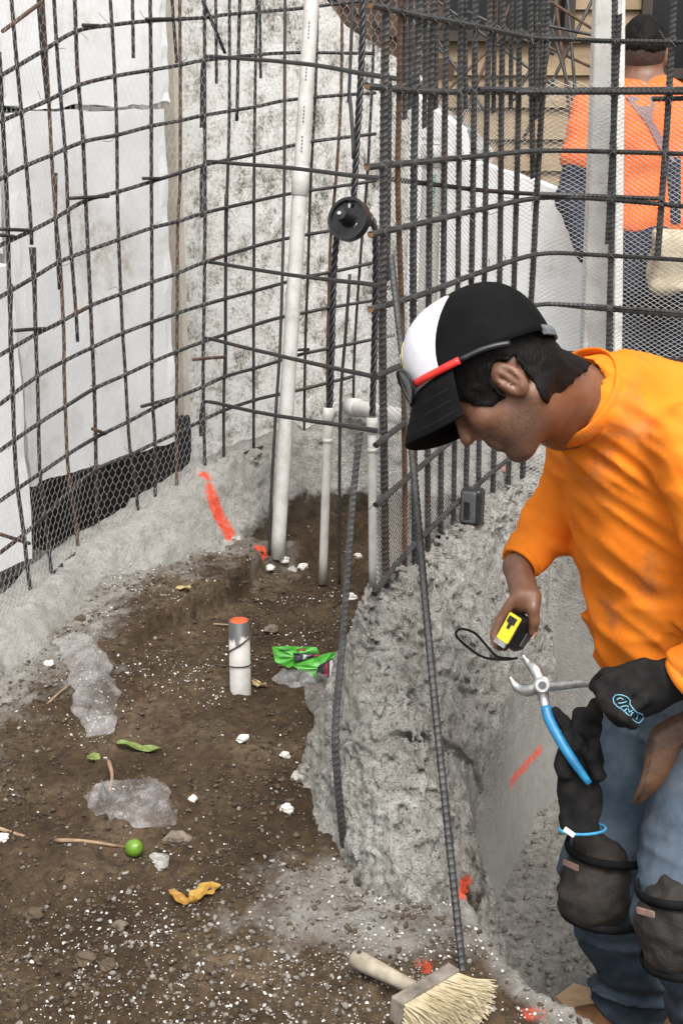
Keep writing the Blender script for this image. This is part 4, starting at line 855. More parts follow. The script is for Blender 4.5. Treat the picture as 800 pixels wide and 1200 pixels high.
sheet('printed_patch', [(328, 761), (339, 761), (339, 763), (328, 763)], gt-.014, M['pblack'], -.06, .001, 2, parent=s1_); sheet('printed_patch', [(347, 761), (358, 760), (358, 763), (348, 763)], gt-.014, M['pred'], -.06, .001, 2, parent=s1_)
# masonry brush
t = NT('brush_wood'); t.col(t.ramp(t.noise(22, 5, .65, t.mapped((1, 1, 1))), [(.3, (.20, .165, .12)), (.7, (.42, .37, .29))])).rough(.75).bump(t.noise(150, 3), .2, .001); M['bwood'] = t.m
M['bblock'] = simple('brush_block', (.09, .075, .06), (.24, .21, .175), 30, .8)
t = NT('bristle'); t.col(t.ramp(t.noise(9, 4), [(.35, (.36, .29, .17)), (.7, (.66, .58, .40))])).rough(.7); M['bristle'] = t.m
zb = gz(.16, 2.02)+.024; A, B_ = PZ(466, 1184, zb+.012), PZ(528, 1147, zb+.012); ax = nrm(B_-A); up = np.array((0, 0, 1.)); fr = nrm(np.cross(up, ax)); fr = fr if fr[0] > 0 else -fr; fr = nrm(fr+np.array((.10, -.0, -.10))); upb = nrm(np.cross(ax, fr)); upb = upb if upb[2] > 0 else -upb
br = root('masonry_brush', 'worn wooden masonry brush with pale bristles lying at the bottom centre', 'brush', (A+B_)/2-up*.03)
bevel(obj('block', *box((A+B_)/2, (ax, fr, upb), (np.linalg.norm(B_-A)/2+.006, .012, .024)), M['bblock'], br), .003)
h0 = (A+B_)/2-fr*.01; h1 = PZ(412, 1121, zb+.014); P = crom([h0, h0+(h1-h0)*.35, h0+(h1-h0)*.75, h1], 6); obj('handle', *tube(P, np.interp(np.linspace(0, 1, len(P)), [0, .3, .75, .95, 1], [.012, .0125, .0165, .0145, .006]), 14), M['bwood'], br, smooth=True)
e = nrm(h1-h0); obj('hanging_hole', *tube([h1-e*.016+up*.010, h1-e*.016+up*.0165], .0042, 12), M['pblack'], br)
mb = MB(); rn = random.Random(5)
for i in range(1500):
    f = rn.random(); w = rn.uniform(-1, 1); p = A+(B_-A)*f+fr*.011+upb*w*.019; sp_ = ax*((f-.5)*.5+rn.gauss(0, .13))+upb*(w*.30+rn.gauss(0, .10))-up*.05; L = rn.uniform(.058, .075); d1 = nrm(fr+sp_*.7); d2 = nrm(fr+sp_*1.3-up*.12)
    mb.add(*tube([p, p+d1*L*.5, p+d1*L*.5+d2*L*.5], [.0011, .0010, .0005], 3, False))
mb.obj('bristles', M['bristle'], br, kind='stuff')
# small grey speaker box on top of the wall
M['greybox'] = simple('grey_plastic', (.06, .062, .065), (.09, .092, .095), 80, .5, .2, .001)
p = hit(552, 611, h_mound); c = p+np.array((0, -.012, .045)); fx, fz = nrm((.86, -.36, .0)), nrm((.03, .05, 1)); fy = np.cross(fx, fz)
sp_ = root('speaker_box', 'small dark grey rugged speaker box standing on the concrete wall', 'speaker', p)
V, F = nets(lambda q: rbox(q, c, (fx, fy, fz), (.028, .022, .047), .010), c-.08, c+.08, .003, pad=.004); obj('body', V, F, M['blackplastic'], sp_, smooth=True)
ff = fy if fy@(CAM-c) > 0 else -fy
V, F = nets(lambda q: rbox(q, c+ff*.021-fx*.004, (fx, fy, fz), (.020, .004, .041), .004), c-.08, c+.08, .003, pad=.004); fp = obj('front_plate', V, F, M['greybox'], sp_, smooth=True)
V, F = nets(lambda q: rbox(q, c+ff*.0245-fx*.006-fz*.008, (fx, fy, fz), (.0085, .002, .024), .0019), c-.08, c+.08, .0018, pad=.003); obj('slot', V, F, M['blackplastic'], fp, smooth=True)
# scrap of board in the trench
M['board'] = simple('plywood', (.36, .22, .12), (.52, .36, .22), 20, .8)
q = [PZ(u, v, FLOOR+.03) for u, v in ((650, 1168), (672, 1152), (692, 1158), (700, 1190), (668, 1184))]; V = q+[a-np.array((0, 0, .012)) for a in q]
obj('board_scrap', V, [(0, 1, 2, 3, 4), (9, 8, 7, 6, 5)]+[(i, 5+i, 5+(i+1) % 5, (i+1) % 5) for i in range(5)], M['board'], label='tan scrap of plywood on the trench floor beside the boot', cat='board')
# ---------------------------------------------------------------- the near worker
def fabric(name, c1, c2, scale=9, weave=900, rough=.85, bump=.25, dirt=0):
    t = NT(name); c = t.ramp(t.noise(scale, 5, .65), [(.32, c1), (.68, c2)]); t.col(c).rough(rough)
    if dirt:
        k = t.math('MULTIPLY', t.ramp(t.noise(7, 5, .7), [(.56, 0.0), (.68, dirt)]), t.ramp(t.noise(60, 4, .7), [(.3, .3), (.6, 1.0)])); t.col(t.mix(k, c, (.13, .105, .08)))
    t.bump(t.noise(weave, 2), bump, .0012).bump(t.noise(38, 3, .6), .25, .004); t.set(Specular_IOR_Level=.12, Sheen_Weight=0.0); return t.m
M['orange_shirt'] = fabric('orange_shirt', (.72, .178, .012), (.84, .24, .022), 6, dirt=.5)
M['jeans'] = fabric('denim', (.034, .050, .074), (.095, .122, .155), 12, 700, bump=.5, dirt=.4)
M['black_cloth'] = fabric('black_cloth', (.004, .004, .0045), (.012, .012, .013), 14)
M['cap_black'] = fabric('cap_black', (.0025, .0025, .003), (.007, .007, .0075), 14, 1200); M['cap_white'] = fabric('cap_white', (.60, .60, .64), (.74, .74, .78), 20, 1200)
t = NT('skin'); a = t.noise(45, 4, .6); sk = t.ramp(a, [(.3, (.135, .064, .037)), (.7, (.205, .103, .062))]); sk = t.mix(t.ramp(t.noise(9, 3), [(.45, 0.0), (.7, .35)]), sk, (.21, .085, .055)); sk = t.mix(t.math('MULTIPLY', get_attr(t, 'stubble'), t.ramp(t.noise(420, 2), [(.4, .25), (.6, .85)])), sk, (.045, .028, .022)); t.col(sk).rough(t.ramp(t.noise(30, 3), [(.35, .36), (.65, .58)])).bump(t.noise(420, 3), .35, .0012).bump(t.noise(70, 3), .2, .002); t.set(Subsurface_Weight=.06, Subsurface_Radius=(.01, .004, .002)); M['skin'] = t.m
t = NT('black_hair'); t.set(Specular_IOR_Level=.15); t.col((.005, .004, .0035)).rough(.6).bump(t.noise(220, 3, .6, t.mapped((1, 1, .15))), .8, .004); M['hair'] = t.m
M['glove'] = fabric('glove_cloth', (.006, .006, .0065), (.020, .019, .018), 22, 500); M['kneepad'] = simple('knee_pad', (.005, .0045, .004), (.028, .021, .016), 11, .8, .8, .008)
M['leather'] = simple('brown_leather', (.036, .0145, .006), (.095, .042, .017), 22, .6, .6, .003); M['boot'] = simple('boot_leather', (.12, .055, .020), (.30, .15, .05), 12, .7, .4, .002)
M['steel'] = simple('tool_steel', (.30, .30, .30), (.55, .55, .54), 60, .32, .1, .001, Metallic=.8); M['blue'] = simple('blue_grip', (.01, .14, .30), (.02, .22, .42), 40, .4, .1); M['hem_blue'] = simple('blue_hem', (.03, .22, .42), (.05, .30, .52), 40, .7, .2)
M['yellow'] = simple('yellow_plastic', (.72, .62, .02), (.85, .76, .05), 40, .35, .1); M['redp'] = simple('red_plastic', (.55, .02, .02), (.68, .04, .03), 40, .35, 0)
M['thread'] = simple('grey_thread', (.008, .008, .009), (.014, .014, .015), 200, .8, 0)
wk = root('person', 'worker in orange long-sleeved shirt and black and white cap, bending with tape measure', 'person', (PT(775, 1100, 2.75)[0], PT(775, 1100, 2.75)[1], FLOOR))
# joints
Hc = PT(572, 428, 2.30); FF_, UU = nrm(cv(-.66, -.74, -.05)), None
UU = cv(-.74, .66, -.06); UU = nrm(UU-FF_*(UU@FF_)); LLv = np.cross(UU, FF_)
def hd(f, u, l): return Hc+FF_*f+UU*u+LLv*l
BL = nrm(cv(.35, 0, .94)); Cn = PT(686, 470, 2.46)
pel, bel, che, upp = PT(805, 800, 2.70), PT(795, 725, 2.62), PT(772, 605, 2.58), PT(732, 532, 2.53)
rsh, lsh = upp-BL*.165, upp+BL*.185+CX*.02
rel, rwr = PT(648, 612, 2.72), PT(605, 664, 2.66); lel, lwr = PT(885, 735, 2.26), PT(806, 796, 2.33)
rhip, rkn, ran = PT(782, 825, 2.76), PT(712, 1020, 2.66), PT(742, 1165, 2.84); lhip, lkn, lan = PT(830, 850, 2.58), PT(806, 1070, 2.42), PT(850, 1225, 2.62)
Tp = PT(604, 740, 2.62); tn, tl = nrm(cv(.55, -.15, -.82)), nrm(cv(-.45, -.86, -.145)); tw = nrm(cv(.683, -.449, .54)); tl = nrm(np.cross(tw, tn)); tl = tl if tl@cv(-.45, -.86, 0) > 0 else -tl
def f_head(p):
    d = ell(p, hd(-.005, .012, 0), (FF_, UU, LLv), (.102, .098, .080))
    d = smin(d, ell(p, hd(.042, -.060, 0), (FF_, UU, LLv), (.056, .080, .060)), .03)
    for s in (-1, 1):
        d = smin(d, cap(p, hd(-.005, -.085, .052*s), hd(.062, -.131, .016*s), .022, .018), .022)
        d = smin(d, cap(p, hd(.088, .004, .012*s), hd(.078, .004, .042*s), .012, .010), .012)
        d = smin(d, ell(p, hd(.070, -.050, .040*s), (FF_, UU, LLv), (.022, .020, .020)), .02)
        d = np.maximum(d, -ell(p, hd(.104, -.022, .031*s), (FF_, UU, LLv), (.016, .012, .016)))
        e = ell(p, hd(.002, -.045, .080*s), (FF_*.9-LLv*.3*s, UU, LLv+FF_*.3*s), (.022, .034, .012)); e = np.maximum(e, -ell(p, hd(.006, -.043, .090*s), (FF_, UU, LLv), (.013, .024, .010)))
        e = smin(e, cap(p, hd(.004, -.026, .0855*s), hd(.000, -.058, .0835*s), .0045, .004), .003); e = smin(e, cap(p, hd(.014, -.048, .084*s), hd(.013, -.058, .083*s), .0050, .0045), .003)
        d = smin(d, e, .006)
    d = smin(d, cap(p, hd(.094, -.018, 0), hd(.112, -.054, 0), .008, .0125), .010)
    d = smin(d, cap(p, hd(.094, -.060, -.012), hd(.094, -.060, .012), .010, .010), .008)
    d = smin(d, cap(p, hd(.090, -.088, -.016), hd(.090, -.088, .016), .0085, .0085), .007); d = smin(d, cap(p, hd(.087, -.101, -.013), hd(.087, -.101, .013), .009, .009), .007)
    return smin(d, ell(p, hd(.072, -.130, 0), (FF_, UU, LLv), (.019, .017, .021)), .014)
def fingers():
    out = []
    for i in range(4):
        o = -.027+.019*i; L = (.92, 1.0, .97, .8)[i]
        r0 = Tp-tl*.048-tw*.024+tn*o; m0 = Tp-tl*.008*L-tw*.0275+tn*(o+.002); m1 = Tp+tl*.026*L-tw*.024+tn*(o+.003); e0 = Tp+tl*.041*L-tw*.010+tn*(o+.003)
        out += [(r0, m0, .0100, .0092), (m0, m1, .0092, .0084), (m1, e0, .0084, .0076)]
    return out
FING = fingers(); th0, th1, th2, th3 = Tp-tl*.075-tn*.006, Tp-tl*.056+tw*.012-tn*.010, Tp-tl*.034+tw*.023+tn*.0, Tp-tl*.014+tw*.0255+tn*.010
def f_body(p):
    d = f_head(p)
    d = smin(d, cap(p, hd(-.030, -.055, 0), Cn+cv(.01, -.01, 0), .058, .060), .03)
    d = smin(d, cap(p, Cn, upp, .055, .07), .04)
    for a, b, ra, rb, w in ((upp, che, .07, .11, 1.2), (che, bel, .11, .105, 1.3), (bel, pel, .105, .11, 1.3)): d = smin(d, cap(p, a, b, ra, rb, (BL, w)), .04)
    for a, b, ra, rb in ((upp, rsh, .045, .045), (upp, lsh, .045, .045), (rsh, rel, .046, .038), (rel, rwr, .038, .027), (lsh, lel, .046, .038), (lel, lwr, .038, .028), (pel, rhip, .1, .085), (pel, lhip, .1, .085), (rhip, rkn, .08, .055), (rkn, ran, .052, .036), (lhip, lkn, .08, .055), (lkn, lan, .052, .036)):
        d = smin(d, cap(p, a, b, ra, rb), .02)
    d = smin(d, cap(p, hd(.005, -.095, 0), PT(655, 500, 2.45), .046, .042), .03)
    hb = np.linalg.norm(p-Tp, axis=-1) < .22
    if hb.any():
        q = p[hb]; e = cap(q, rwr, Tp-tl*.062-tw*.014, .027, .030, (nrm(np.cross(tn, tl)), .78))
        e = smin(e, cap(q, Tp-tl*.062-tw*.020-tn*.02, Tp-tl*.060-tw*.020+tn*.026, .016, .015), .012)
        for a, b, ra, rb in FING: e = smin(e, cap(q, a, b, ra, rb), .0035)
        e = smin(e, cap(q, th0, th1, .0150, .0125), .008); e = smin(e, cap(q, th1, th2, .0122, .0105), .004); e = smin(e, cap(q, th2, th3, .0105, .0088), .004)
        d[hb] = smin(d[hb], e, .008)
    return d
ptsb = np.array([Hc, Tp, pel, lel, lan, ran, rkn, lsh, rsh, rel])
V, F = nets(f_body, ptsb.min(0)-.17, ptsb.max(0)+.17, .0048, pad=.02); bd = obj('body', V, F, M['skin'], wk, smooth=True); q_ = V-Hc; hf, hu = q_@FF_, q_@UU; attr(bd, 'stubble', .8*sstep(-.065, -.09, hu)*sstep(-.19, -.16, hu)*sstep(-.02, .02, hf)*sstep(.2, .12, np.abs(q_@LLv)))
for s in (-1, 1):
    V, F = nets(lambda p: ell(p, hd(.0835, -.024, .031*s), (FF_, UU, LLv), (.0115,)*3), hd(.0885, -.022, .031*s)-.02, hd(.0885, -.022, .031*s)+.02, .002, pad=.003); obj('eye', V, F, simple('eye_dark', (.02, .012, .009), (.10, .07, .06), 90, .2, 0), wk, smooth=True)
nl = nrm(tw); obj('thumb_nail', *box(th3+tw*.0075+tl*.001, (tl, tn, tw), (.0055, .0045, .0014)), simple('nail', (.42, .25, .19), (.48, .30, .23), 50, .35, 0), wk)
CF = nrm(cv(-.88, -.46, -.10)); CU = cv(-.44, .88, -.12); CU = nrm(CU-CF*(CU@CF)); CL = np.cross(CU, CF); Kc = PT(564, 425, 2.30)
def f_hair(p):
    d = smin(f_head(p), cap(p, hd(-.030, -.055, 0), Cn+cv(.02, -.02, 0), .058, .066), .03)-.005
    rel_ = p-Hc.astype(np.float32); f = rel_@FF_.astype(np.float32); u = rel_@UU.astype(np.float32); edge = .006*vn(p, 45, 9)+.006*vn(p, 130, 4)
    side = np.maximum(f-.086-.62*u+edge, -.056-u+edge); side = np.where((f < .022), np.maximum(side, -.022-u), side); back = np.maximum(f+.024+.25*(u+.05), -.120-u+edge); back = np.maximum(back, f*.9-u*.0-.10)
    d = np.maximum(d, np.minimum(side, back)); d = np.maximum(d, -ell(p, hd(.002, -.047, .085), (FF_, UU, LLv), (.025, .037, .03)))
    d = np.maximum(d, (p-Kc.astype(np.float32))@CU.astype(np.float32)-.004)
    return d+.0016*vn(p, 120, 3)+.0016*vn(p, 50, 6)
V, F = nets(f_hair, Hc-.22, Hc+.22, .0045, pad=.02); obj('hair', V, F, M['hair'], wk, smooth=True)
# shirt
dfold = nrm(cv(.80, -.55, .2)); dn1 = nrm(cv(.55, .80, .1)); dn2 = np.cross(dfold, dn1); FM = np.array([dfold*4, dn1*22, dn2*7], np.float32)
def f_shirt(p):
    d = cap(p, pel+cv(0, .01, 0), bel, .140, .142, (BL, 1.3)); d = smin(d, cap(p, bel, che, .142, .140, (BL, 1.32)), .03); d = smin(d, cap(p, che, upp, .140, .105, (BL, 1.40)), .04)
    d = smin(d, cap(p, upp+cv(.04, .03, 0), Cn+cv(.012, -.012, -.0), .095, .074, (BL, 1.15)), .035)
    d = smin(d, cap(p, Cn+cv(.06, .005, .0), PT(835, 510, 2.50), .078, .11), .04)
    for a, b, ra, rb in ((upp, rsh, .075, .062), (upp, lsh, .078, .072), (lsh, lel, .070, .060), (lel, lwr, .060, .046)): d = smin(d, cap(p, a, b, ra, rb), .025)
    ar = smin(cap(p, rsh, rel, .062, .055), cap(p, rel, rwr+(rel-rwr)*.06, .054, .036), .02); d = smin(d, ar, .012)
    m = np.abs(d) < .05; q = p[m]; w = q@FM.T
    fo = .016*(.45-np.abs(vn(w, 1.0, 3)))+.0095*(.4-np.abs(vn(w*1.9+3, 1.0, 5)))+.004*vn(q, 17, 4)
    wr = np.linalg.norm(q-rwr.astype(np.float32), axis=1); fo = fo*np.clip(wr/.10, .35, 1)
    g = (q-bel.astype(np.float32)); hgt = g@CYv.astype(np.float32); fo = fo+.012*(.5-np.abs(vn(np.stack([hgt*30, (q@BL.astype(np.float32))*5, hgt*0], -1), 1, 8)))*np.exp(-((hgt+.01)/.10)**2)
    d[m] -= fo.astype(np.float32)
    nk = Cn.astype(np.float32); ax = nrm(Hc-Cn).astype(np.float32); a = (p-nk)@ax; rad = np.linalg.norm(p-nk-a[:, None]*ax, axis=1)
    d = np.maximum(d, -np.maximum(rad-.070, .012-a))                         # neck opening
    ew = nrm(rwr-rel).astype(np.float32); d = np.maximum(d, np.where(np.linalg.norm(p-rwr.astype(np.float32), axis=1) < .14, ((p-rwr.astype(np.float32))@ew)+.012, -1))
    el_ = nrm(lwr-lel).astype(np.float32); d = np.maximum(d, np.where(np.linalg.norm(p-lwr.astype(np.float32), axis=1) < .14, ((p-lwr.astype(np.float32))@el_)-.0, -1))
    hem = (p-PT(760, 786, 2.6).astype(np.float32))@nrm(cv(-.05, 1, 0)).astype(np.float32); nh = np.linalg.norm(p-lwr.astype(np.float32), axis=1) < .12
    d = np.maximum(d, np.where(nh | (np.linalg.norm(p-rwr.astype(np.float32), axis=1) < .14), -1, -hem))
    return d
ps = np.array([rwr, lel, lsh, Cn, pel, rsh]); V, F = nets(f_shirt, ps.min(0)-.20, ps.max(0)+.20, .0062, pad=.02); sh = obj('shirt', V, F, M['orange_shirt'], wk, smooth=True)
def seat(u, v, f, lo=1.9, hi=3.2, lift=0.0):
    """the photographed point on the surface of a garment"""
    d = ray(u, v); t = np.arange(lo, hi, .002); val = f((CAM+t[:, None]*d).astype(np.float32)); k = int(np.argmax(val < 0)) if (val < 0).any() else int(np.argmin(val)); return CAM+d*(t[k]-lift)
ce1 = nrm(cv(.47, .88, -.10)); ce2 = cv(.55, -.15, .82); ce2 = nrm(ce2-ce1*(ce2@ce1)); an = np.linspace(0, 2*math.pi, 40); Cc = PT(684, 468, 2.455)
R = Cc+np.outer(np.cos(an), ce1)*.090+np.outer(np.sin(an), ce2)*.092; R = R+nrm(Hc-Cn)*.016; obj('collar', *tube(R, .0040, 8, False, flat=4.2, up=np.cross(ce1, ce2)), M['orange_shirt'], wk, smooth=True)
ew = nrm(rwr-rel); c0 = rwr-ew*.016; e1 = nrm(np.cross(ew, CYv)); e2 = np.cross(ew, e1); R = c0+np.outer(np.cos(an), e1)*.0355+np.outer(np.sin(an), e2)*.0355; obj('cuff', *tube(R, .0045, 7, False, flat=2.2, up=ew), M['orange_shirt'], wk, smooth=True)
el_ = nrm(lwr-lel); c0 = lwr-el_*.004; e1 = nrm(np.cross(el_, CYv)); e2 = np.cross(el_, e1); R = c0+np.outer(np.cos(an), e1)*.046+np.outer(np.sin(an), e2)*.046; obj('cuff', *tube(R, .005, 7, False, flat=2.2, up=el_), M['orange_shirt'], wk, smooth=True)
# jeans
def f_jeans(p):
    d = cap(p, pel+cv(-.01, -.03, 0), (rhip+lhip)/2, .130, .125, (BL, 1.2))
    for a, b, c, r in ((rhip, rkn, ran, (.112, .084, .080, .070)), (lhip, lkn, lan, (.115, .090, .085, .075))):
        d = smin(d, cap(p, a, b, r[0], r[1]), .03); d = smin(d, cap(p, b, c, r[2], r[3]), .02)
    m = np.abs(d) < .05; q = p[m]; z = q@np.array((.15, .25, 1.), np.float32); low = np.clip((.0-q[:, 2])/.25, 0, 1)
    fo = (.011+.024*low)*(.45-np.abs(vn(np.stack([q[:, 0]*5, q[:, 1]*5, z*30], -1), 1, 5)))+.008*vn(np.stack([q[:, 0]*9, q[:, 1]*9, z*15], -1), 1, 8)+.003*vn(q, 40, 3)
    d[m] -= fo.astype(np.float32); d = np.maximum(d, FLOOR+.055-p[:, 2]+.01*vn(p, 20, 2)); return d
pj = np.array([pel, rhip, rkn, ran, lhip, lkn, lan]); V, F = nets(f_jeans, pj.min(0)-.18, pj.max(0)+.17, .0058, pad=.02); obj('jeans', V, F, M['jeans'], wk, smooth=True)
# knee pads with strap and sewn tag
for a, b, c, off in ((rhip, rkn, ran, (-.030, -.010, .045)), (lhip, lkn, lan, (-.030, -.012, .040))):
    kc = b+cv(*off); ax = nrm((a-b)*.7-(c-b)*.8); fwd = nrm(cv(-.75, .05, .65)-ax*(cv(-.75, .05, .65)@ax)); sd2 = np.cross(ax, fwd)
    def f_pad(p, kc=kc, ax=ax, fwd=fwd, sd2=sd2, b=b):
        o = ell(p, kc, (fwd, sd2, ax), (.052, .064, .093)); o = smin(o, ell(p, kc+fwd*.035-ax*.01, (fwd, sd2, ax), (.036, .050, .070)), .02); q = np.abs(o) < .03; o[q] -= (.006*(.4-np.abs(vn(p[q], 26, 4)))+.009*vn(p[q], 12, 2)+.003*vn(p[q], 60, 6)).astype(np.float32); return o
    V, F = nets(f_pad, kc-.16, kc+.16, .005, pad=.015); kp = obj('knee_pad', V, F, M['kneepad'], wk, smooth=True)
    for dz in (-.065, .060):
        R = kc-fwd*.03+ax*dz+np.outer(np.cos(an), fwd)*.082+np.outer(np.sin(an), sd2)*.080; obj('strap', *tube(R, .0035, 6, False, flat=2.6, up=ax), M['black_cloth'], kp, smooth=True)
    tg = kc+fwd*.066+ax*.045-sd2*.01; obj('tag', *box(tg+nrm(CAM-kc)*.022, (sd2, ax, fwd), (.017, .005, .002)), simple('faded_tag', (.15, .085, .07), (.25, .16, .13), 60, .8, 0), kp)
# boots
for a in (ran, lan):
    def f_boot(p, a=a):
        h = np.array((a[0]+.035, a[1]+.0, FLOOR+.045)); t_ = np.array((a[0]-.175, a[1]-.05, FLOOR+.042)); d = cap(p, h, t_, .040, .036); d = smin(d, cap(p, (h+t_)/2, t_, .046, .044, (np.array((0, 0, 1.)), .8)), .02)
        d = smin(d, cap(p, h+np.array((-.02, 0, .01)), a+np.array((-.01, 0, .03)), .048, .050), .025); return np.maximum(d, FLOOR+.012-p[:, 2])
    V, F = nets(f_boot, a-np.array((.30, .2, .25)), a+np.array((.15, .15, .15)), .005, pad=.01); bt = obj('boot', V, F, M['boot'], wk, smooth=True)
    def f_sole(p, a=a):
        return np.maximum(np.maximum(cap(p*np.array((1, 1, 0), np.float32), (a[0]+.035, a[1], 0), (a[0]-.175, a[1]-.05, 0), .045, .050), p[:, 2]-(FLOOR+.022)), FLOOR-.003-p[:, 2])
    V, F = nets(f_sole, a-np.array((.30, .2, .25)), a+np.array((.15, .15, .15)), .006, pad=.01); obj('sole', V, F, M['blackplastic'], bt)
# brown leather pouch flap at the hip
def thick(name, poly, ts, m, th, parent, lift=.0, n=10):
    P = np.array([PT(u, v, ts if np.isscalar(ts) else ts[i]) for i, (u, v) in enumerate(poly)]); P = crom(np.vstack([P, P[:1]]), 4)[:-1]; c = P.mean(0); nn = nrm(CAM-c); k = len(P); V = [c+nn*lift]+list(c+(P-c)*.5+nn*lift*.8)+list(P); V = np.array(V); V = np.vstack([V, V-nn*th]); n0 = 1+2*k
    F = [(0, 1+i, 1+(i+1) % k) for i in range(k)]+[(1+i, 1+k+i, 1+k+(i+1) % k, 1+(i+1) % k) for i in range(k)]; F = F+[tuple(n0+x for x in f[::-1]) for f in F]+[(1+k+(i+1) % k, 1+k+i, n0+1+k+i, n0+1+k+(i+1) % k) for i in range(k)]
    return obj(name, V, F, m, parent, smooth=True)
thick('leather_pouch', [(815, 826), (782, 842), (762, 856), (757, 880), (752, 906), (742, 940), (754, 938), (776, 918), (790, 892), (803, 870), (818, 858)], 2.42, M['leather'], .007, wk, .003)
pp = [PT(u, v, 2.409) for u, v in ((806, 838), (784, 849), (768, 860), (763, 882), (758, 906), (750, 932))]
for a_, b_ in zip(resample(crom(pp, 6), .009)[::2], resample(crom(pp, 6), .009)[1::2]): obj('stitch', *tube([a_, b_], .0009, 4), M['thread'], [o for o in wk.children if o.name.startswith('leather_pouch')][0])
# cap
cp = root('cap', 'black baseball cap with white front and curved visor on the near worker', 'cap', Kc)
def dome(th, ph, k=1.0, n=2.5):
    c, s, z = math.cos(ph)*math.cos(th), math.cos(ph)*math.sin(th), math.sin(ph); r = (abs(c)**n+abs(s)**n+abs(z)**n)**(-1/n)*k
    back = max(0, -c); x = c*r*.122; zz = z*r*(.122+.006*back)
    zz += -.012*max(0, -math.cos(th))*(1-math.sin(ph)); return Kc+CF*x+CL*s*r*.104+CU*zz
nt, nph = 96, 20; KF = 18
def th_of(i, ph):
    b = math.radians(58+34*min(1, ph/1.1)**1.6)           # where the white front meets the black sides
    i = (i+nt//2) % nt-nt//2
    return i/KF*b if abs(i) <= KF else math.copysign(b+(abs(i)-KF)/(nt//2-KF)*(math.pi-b), i)
D = np.array([[dome(th_of(i, (j/nph)*math.pi/2), (j/nph)*math.pi/2) for j in range(nph+1)] for i in range(nt)]); idx = lambda i, j: (i % nt)*(nph+1)+j
seam = np.array([1-.014*math.exp(-((i-c)/.7)**2) for i in range(nt) for c in [min((0, KF, 35, nt//2, nt-35, nt-KF, nt), key=lambda q: abs(q-i))]])
Vd = (Kc+(D-Kc)*seam[:, None, None]).reshape(-1, 3); Vi = Kc+(Vd-Kc)*.965; bl_, wh = [], []
for i in range(nt):
    for j in range(nph):
        (wh if (i < KF or i >= nt-KF) and j < nph-2 else bl_).append((idx(i, j), idx(i+1, j), idx(i+1, j+1), idx(i, j+1)))
def shell(fs): N = len(Vd); e = {}; return fs+[tuple(N+x for x in f[::-1]) for f in fs]+[(b, a, N+a, N+b) for a, b in edge_border(fs)]
def edge_border(fs):
    from collections import Counter
    c = Counter(); o = {}
    for f in fs:
        for a, b in zip(f, f[1:]+f[:1]): c[frozenset((a, b))] += 1; o[frozenset((a, b))] = (a, b)
    return [o[k] for k, n in c.items() if n == 1 and len(k) == 2]
obj('crown', np.vstack([Vd, Vi]), shell(bl_), M['cap_black'], cp, smooth=True); fpn = obj('front_panel', np.vstack([Vd, Vi]), shell(wh), M['cap_white'], cp, smooth=True)
obj('button', *tube([dome(0, math.pi/2)-CU*.004, dome(0, math.pi/2)+CU*.003, dome(0, math.pi/2)+CU*.005], [.009, .008, .003], 12), M['cap_black'], cp, smooth=True)
Vv = []; nv, mv = 28, 9
for i in range(nv):
    th = (i/(nv-1)*2-1)*1.18; r0 = dome(th, .02); L = .080*math.cos(th*.92)**.55 if abs(th) < 1.6 else 0
    for j in range(mv):
        s = j/(mv-1); side = (math.sin(th))**2; d = nrm(CF*(.62*math.cos(th)+.10)+CL*math.sin(th)*.18-CU*(.72+.15*s)); Vv.append(r0-CU*.004+d*L*s-CU*(.030*side*s))
Vv = np.array(Vv); N = len(Vv); Fv = [(i*mv+j, (i+1)*mv+j, (i+1)*mv+j+1, i*mv+j+1) for i in range(nv-1) for j in range(mv-1)]; Vb2 = Vv-CU*.004
obj('visor', np.vstack([Vv, Vb2]), Fv+[tuple(N+x for x in f[::-1]) for f in Fv]+[(b, a, N+a, N+b) for a, b in edge_border(Fv)], M['cap_black'], cp, smooth=True)
vz = [o for o in cp.children if o.name.startswith('visor')][0]
for j in (3, 5, 7): obj('stitching', *tube(Vv.reshape(nv, mv, 3)[1:-1, j]+CU*.0006, .0007, 4), M['thread'], vz)
# emblem: a worn yellow and black badge on the white front
for k, (m, rr_, z) in enumerate(((M['yellow'], .030, .0), (M['pblack'], .019, .0015), (M['cap_white'], .010, .003))):
    c0 = dome(.0, .55)*1.0; ctr = [Kc+(dome(a_, e_)-Kc)*(1.012+z*8) for a_ in (0,) for e_ in (.52,)][0]; Vd2 = [ctr]; 
    for q in range(20): Vd2.append(Kc+(dome(rr_*9*math.cos(q*.314), .52+rr_*8*math.sin(q*.314))-Kc)*(1.012+z*8))
    Vd2 = np.array(Vd2); Vd3 = Kc+(Vd2-Kc)*.992; obj('emblem', np.vstack([Vd2, Vd3]), [(0, 1+i, 1+(i+1) % 20) for i in range(20)]+[(1+(i+1) % 20, 1+i, 22+i, 22+(i+1) % 20) for i in range(20)], m, fpn)
st0 = dome(math.pi-.55, .10); st1 = dome(math.pi+.55, .10)
obj('strap', *tube([dome(math.pi-.6, .03)-CU*.004, dome(math.pi-.3, .03)-CU*.006-CF*.003, dome(math.pi, .03)-CU*.007-CF*.003, dome(math.pi+.3, .03)-CU*.006, dome(math.pi+.6, .03)-CU*.004], .004, 6, True, 2.4, up=CU), simple('grey_strap', (.10, .11, .12), (.16, .17, .18), 40, .5, 0), cp)
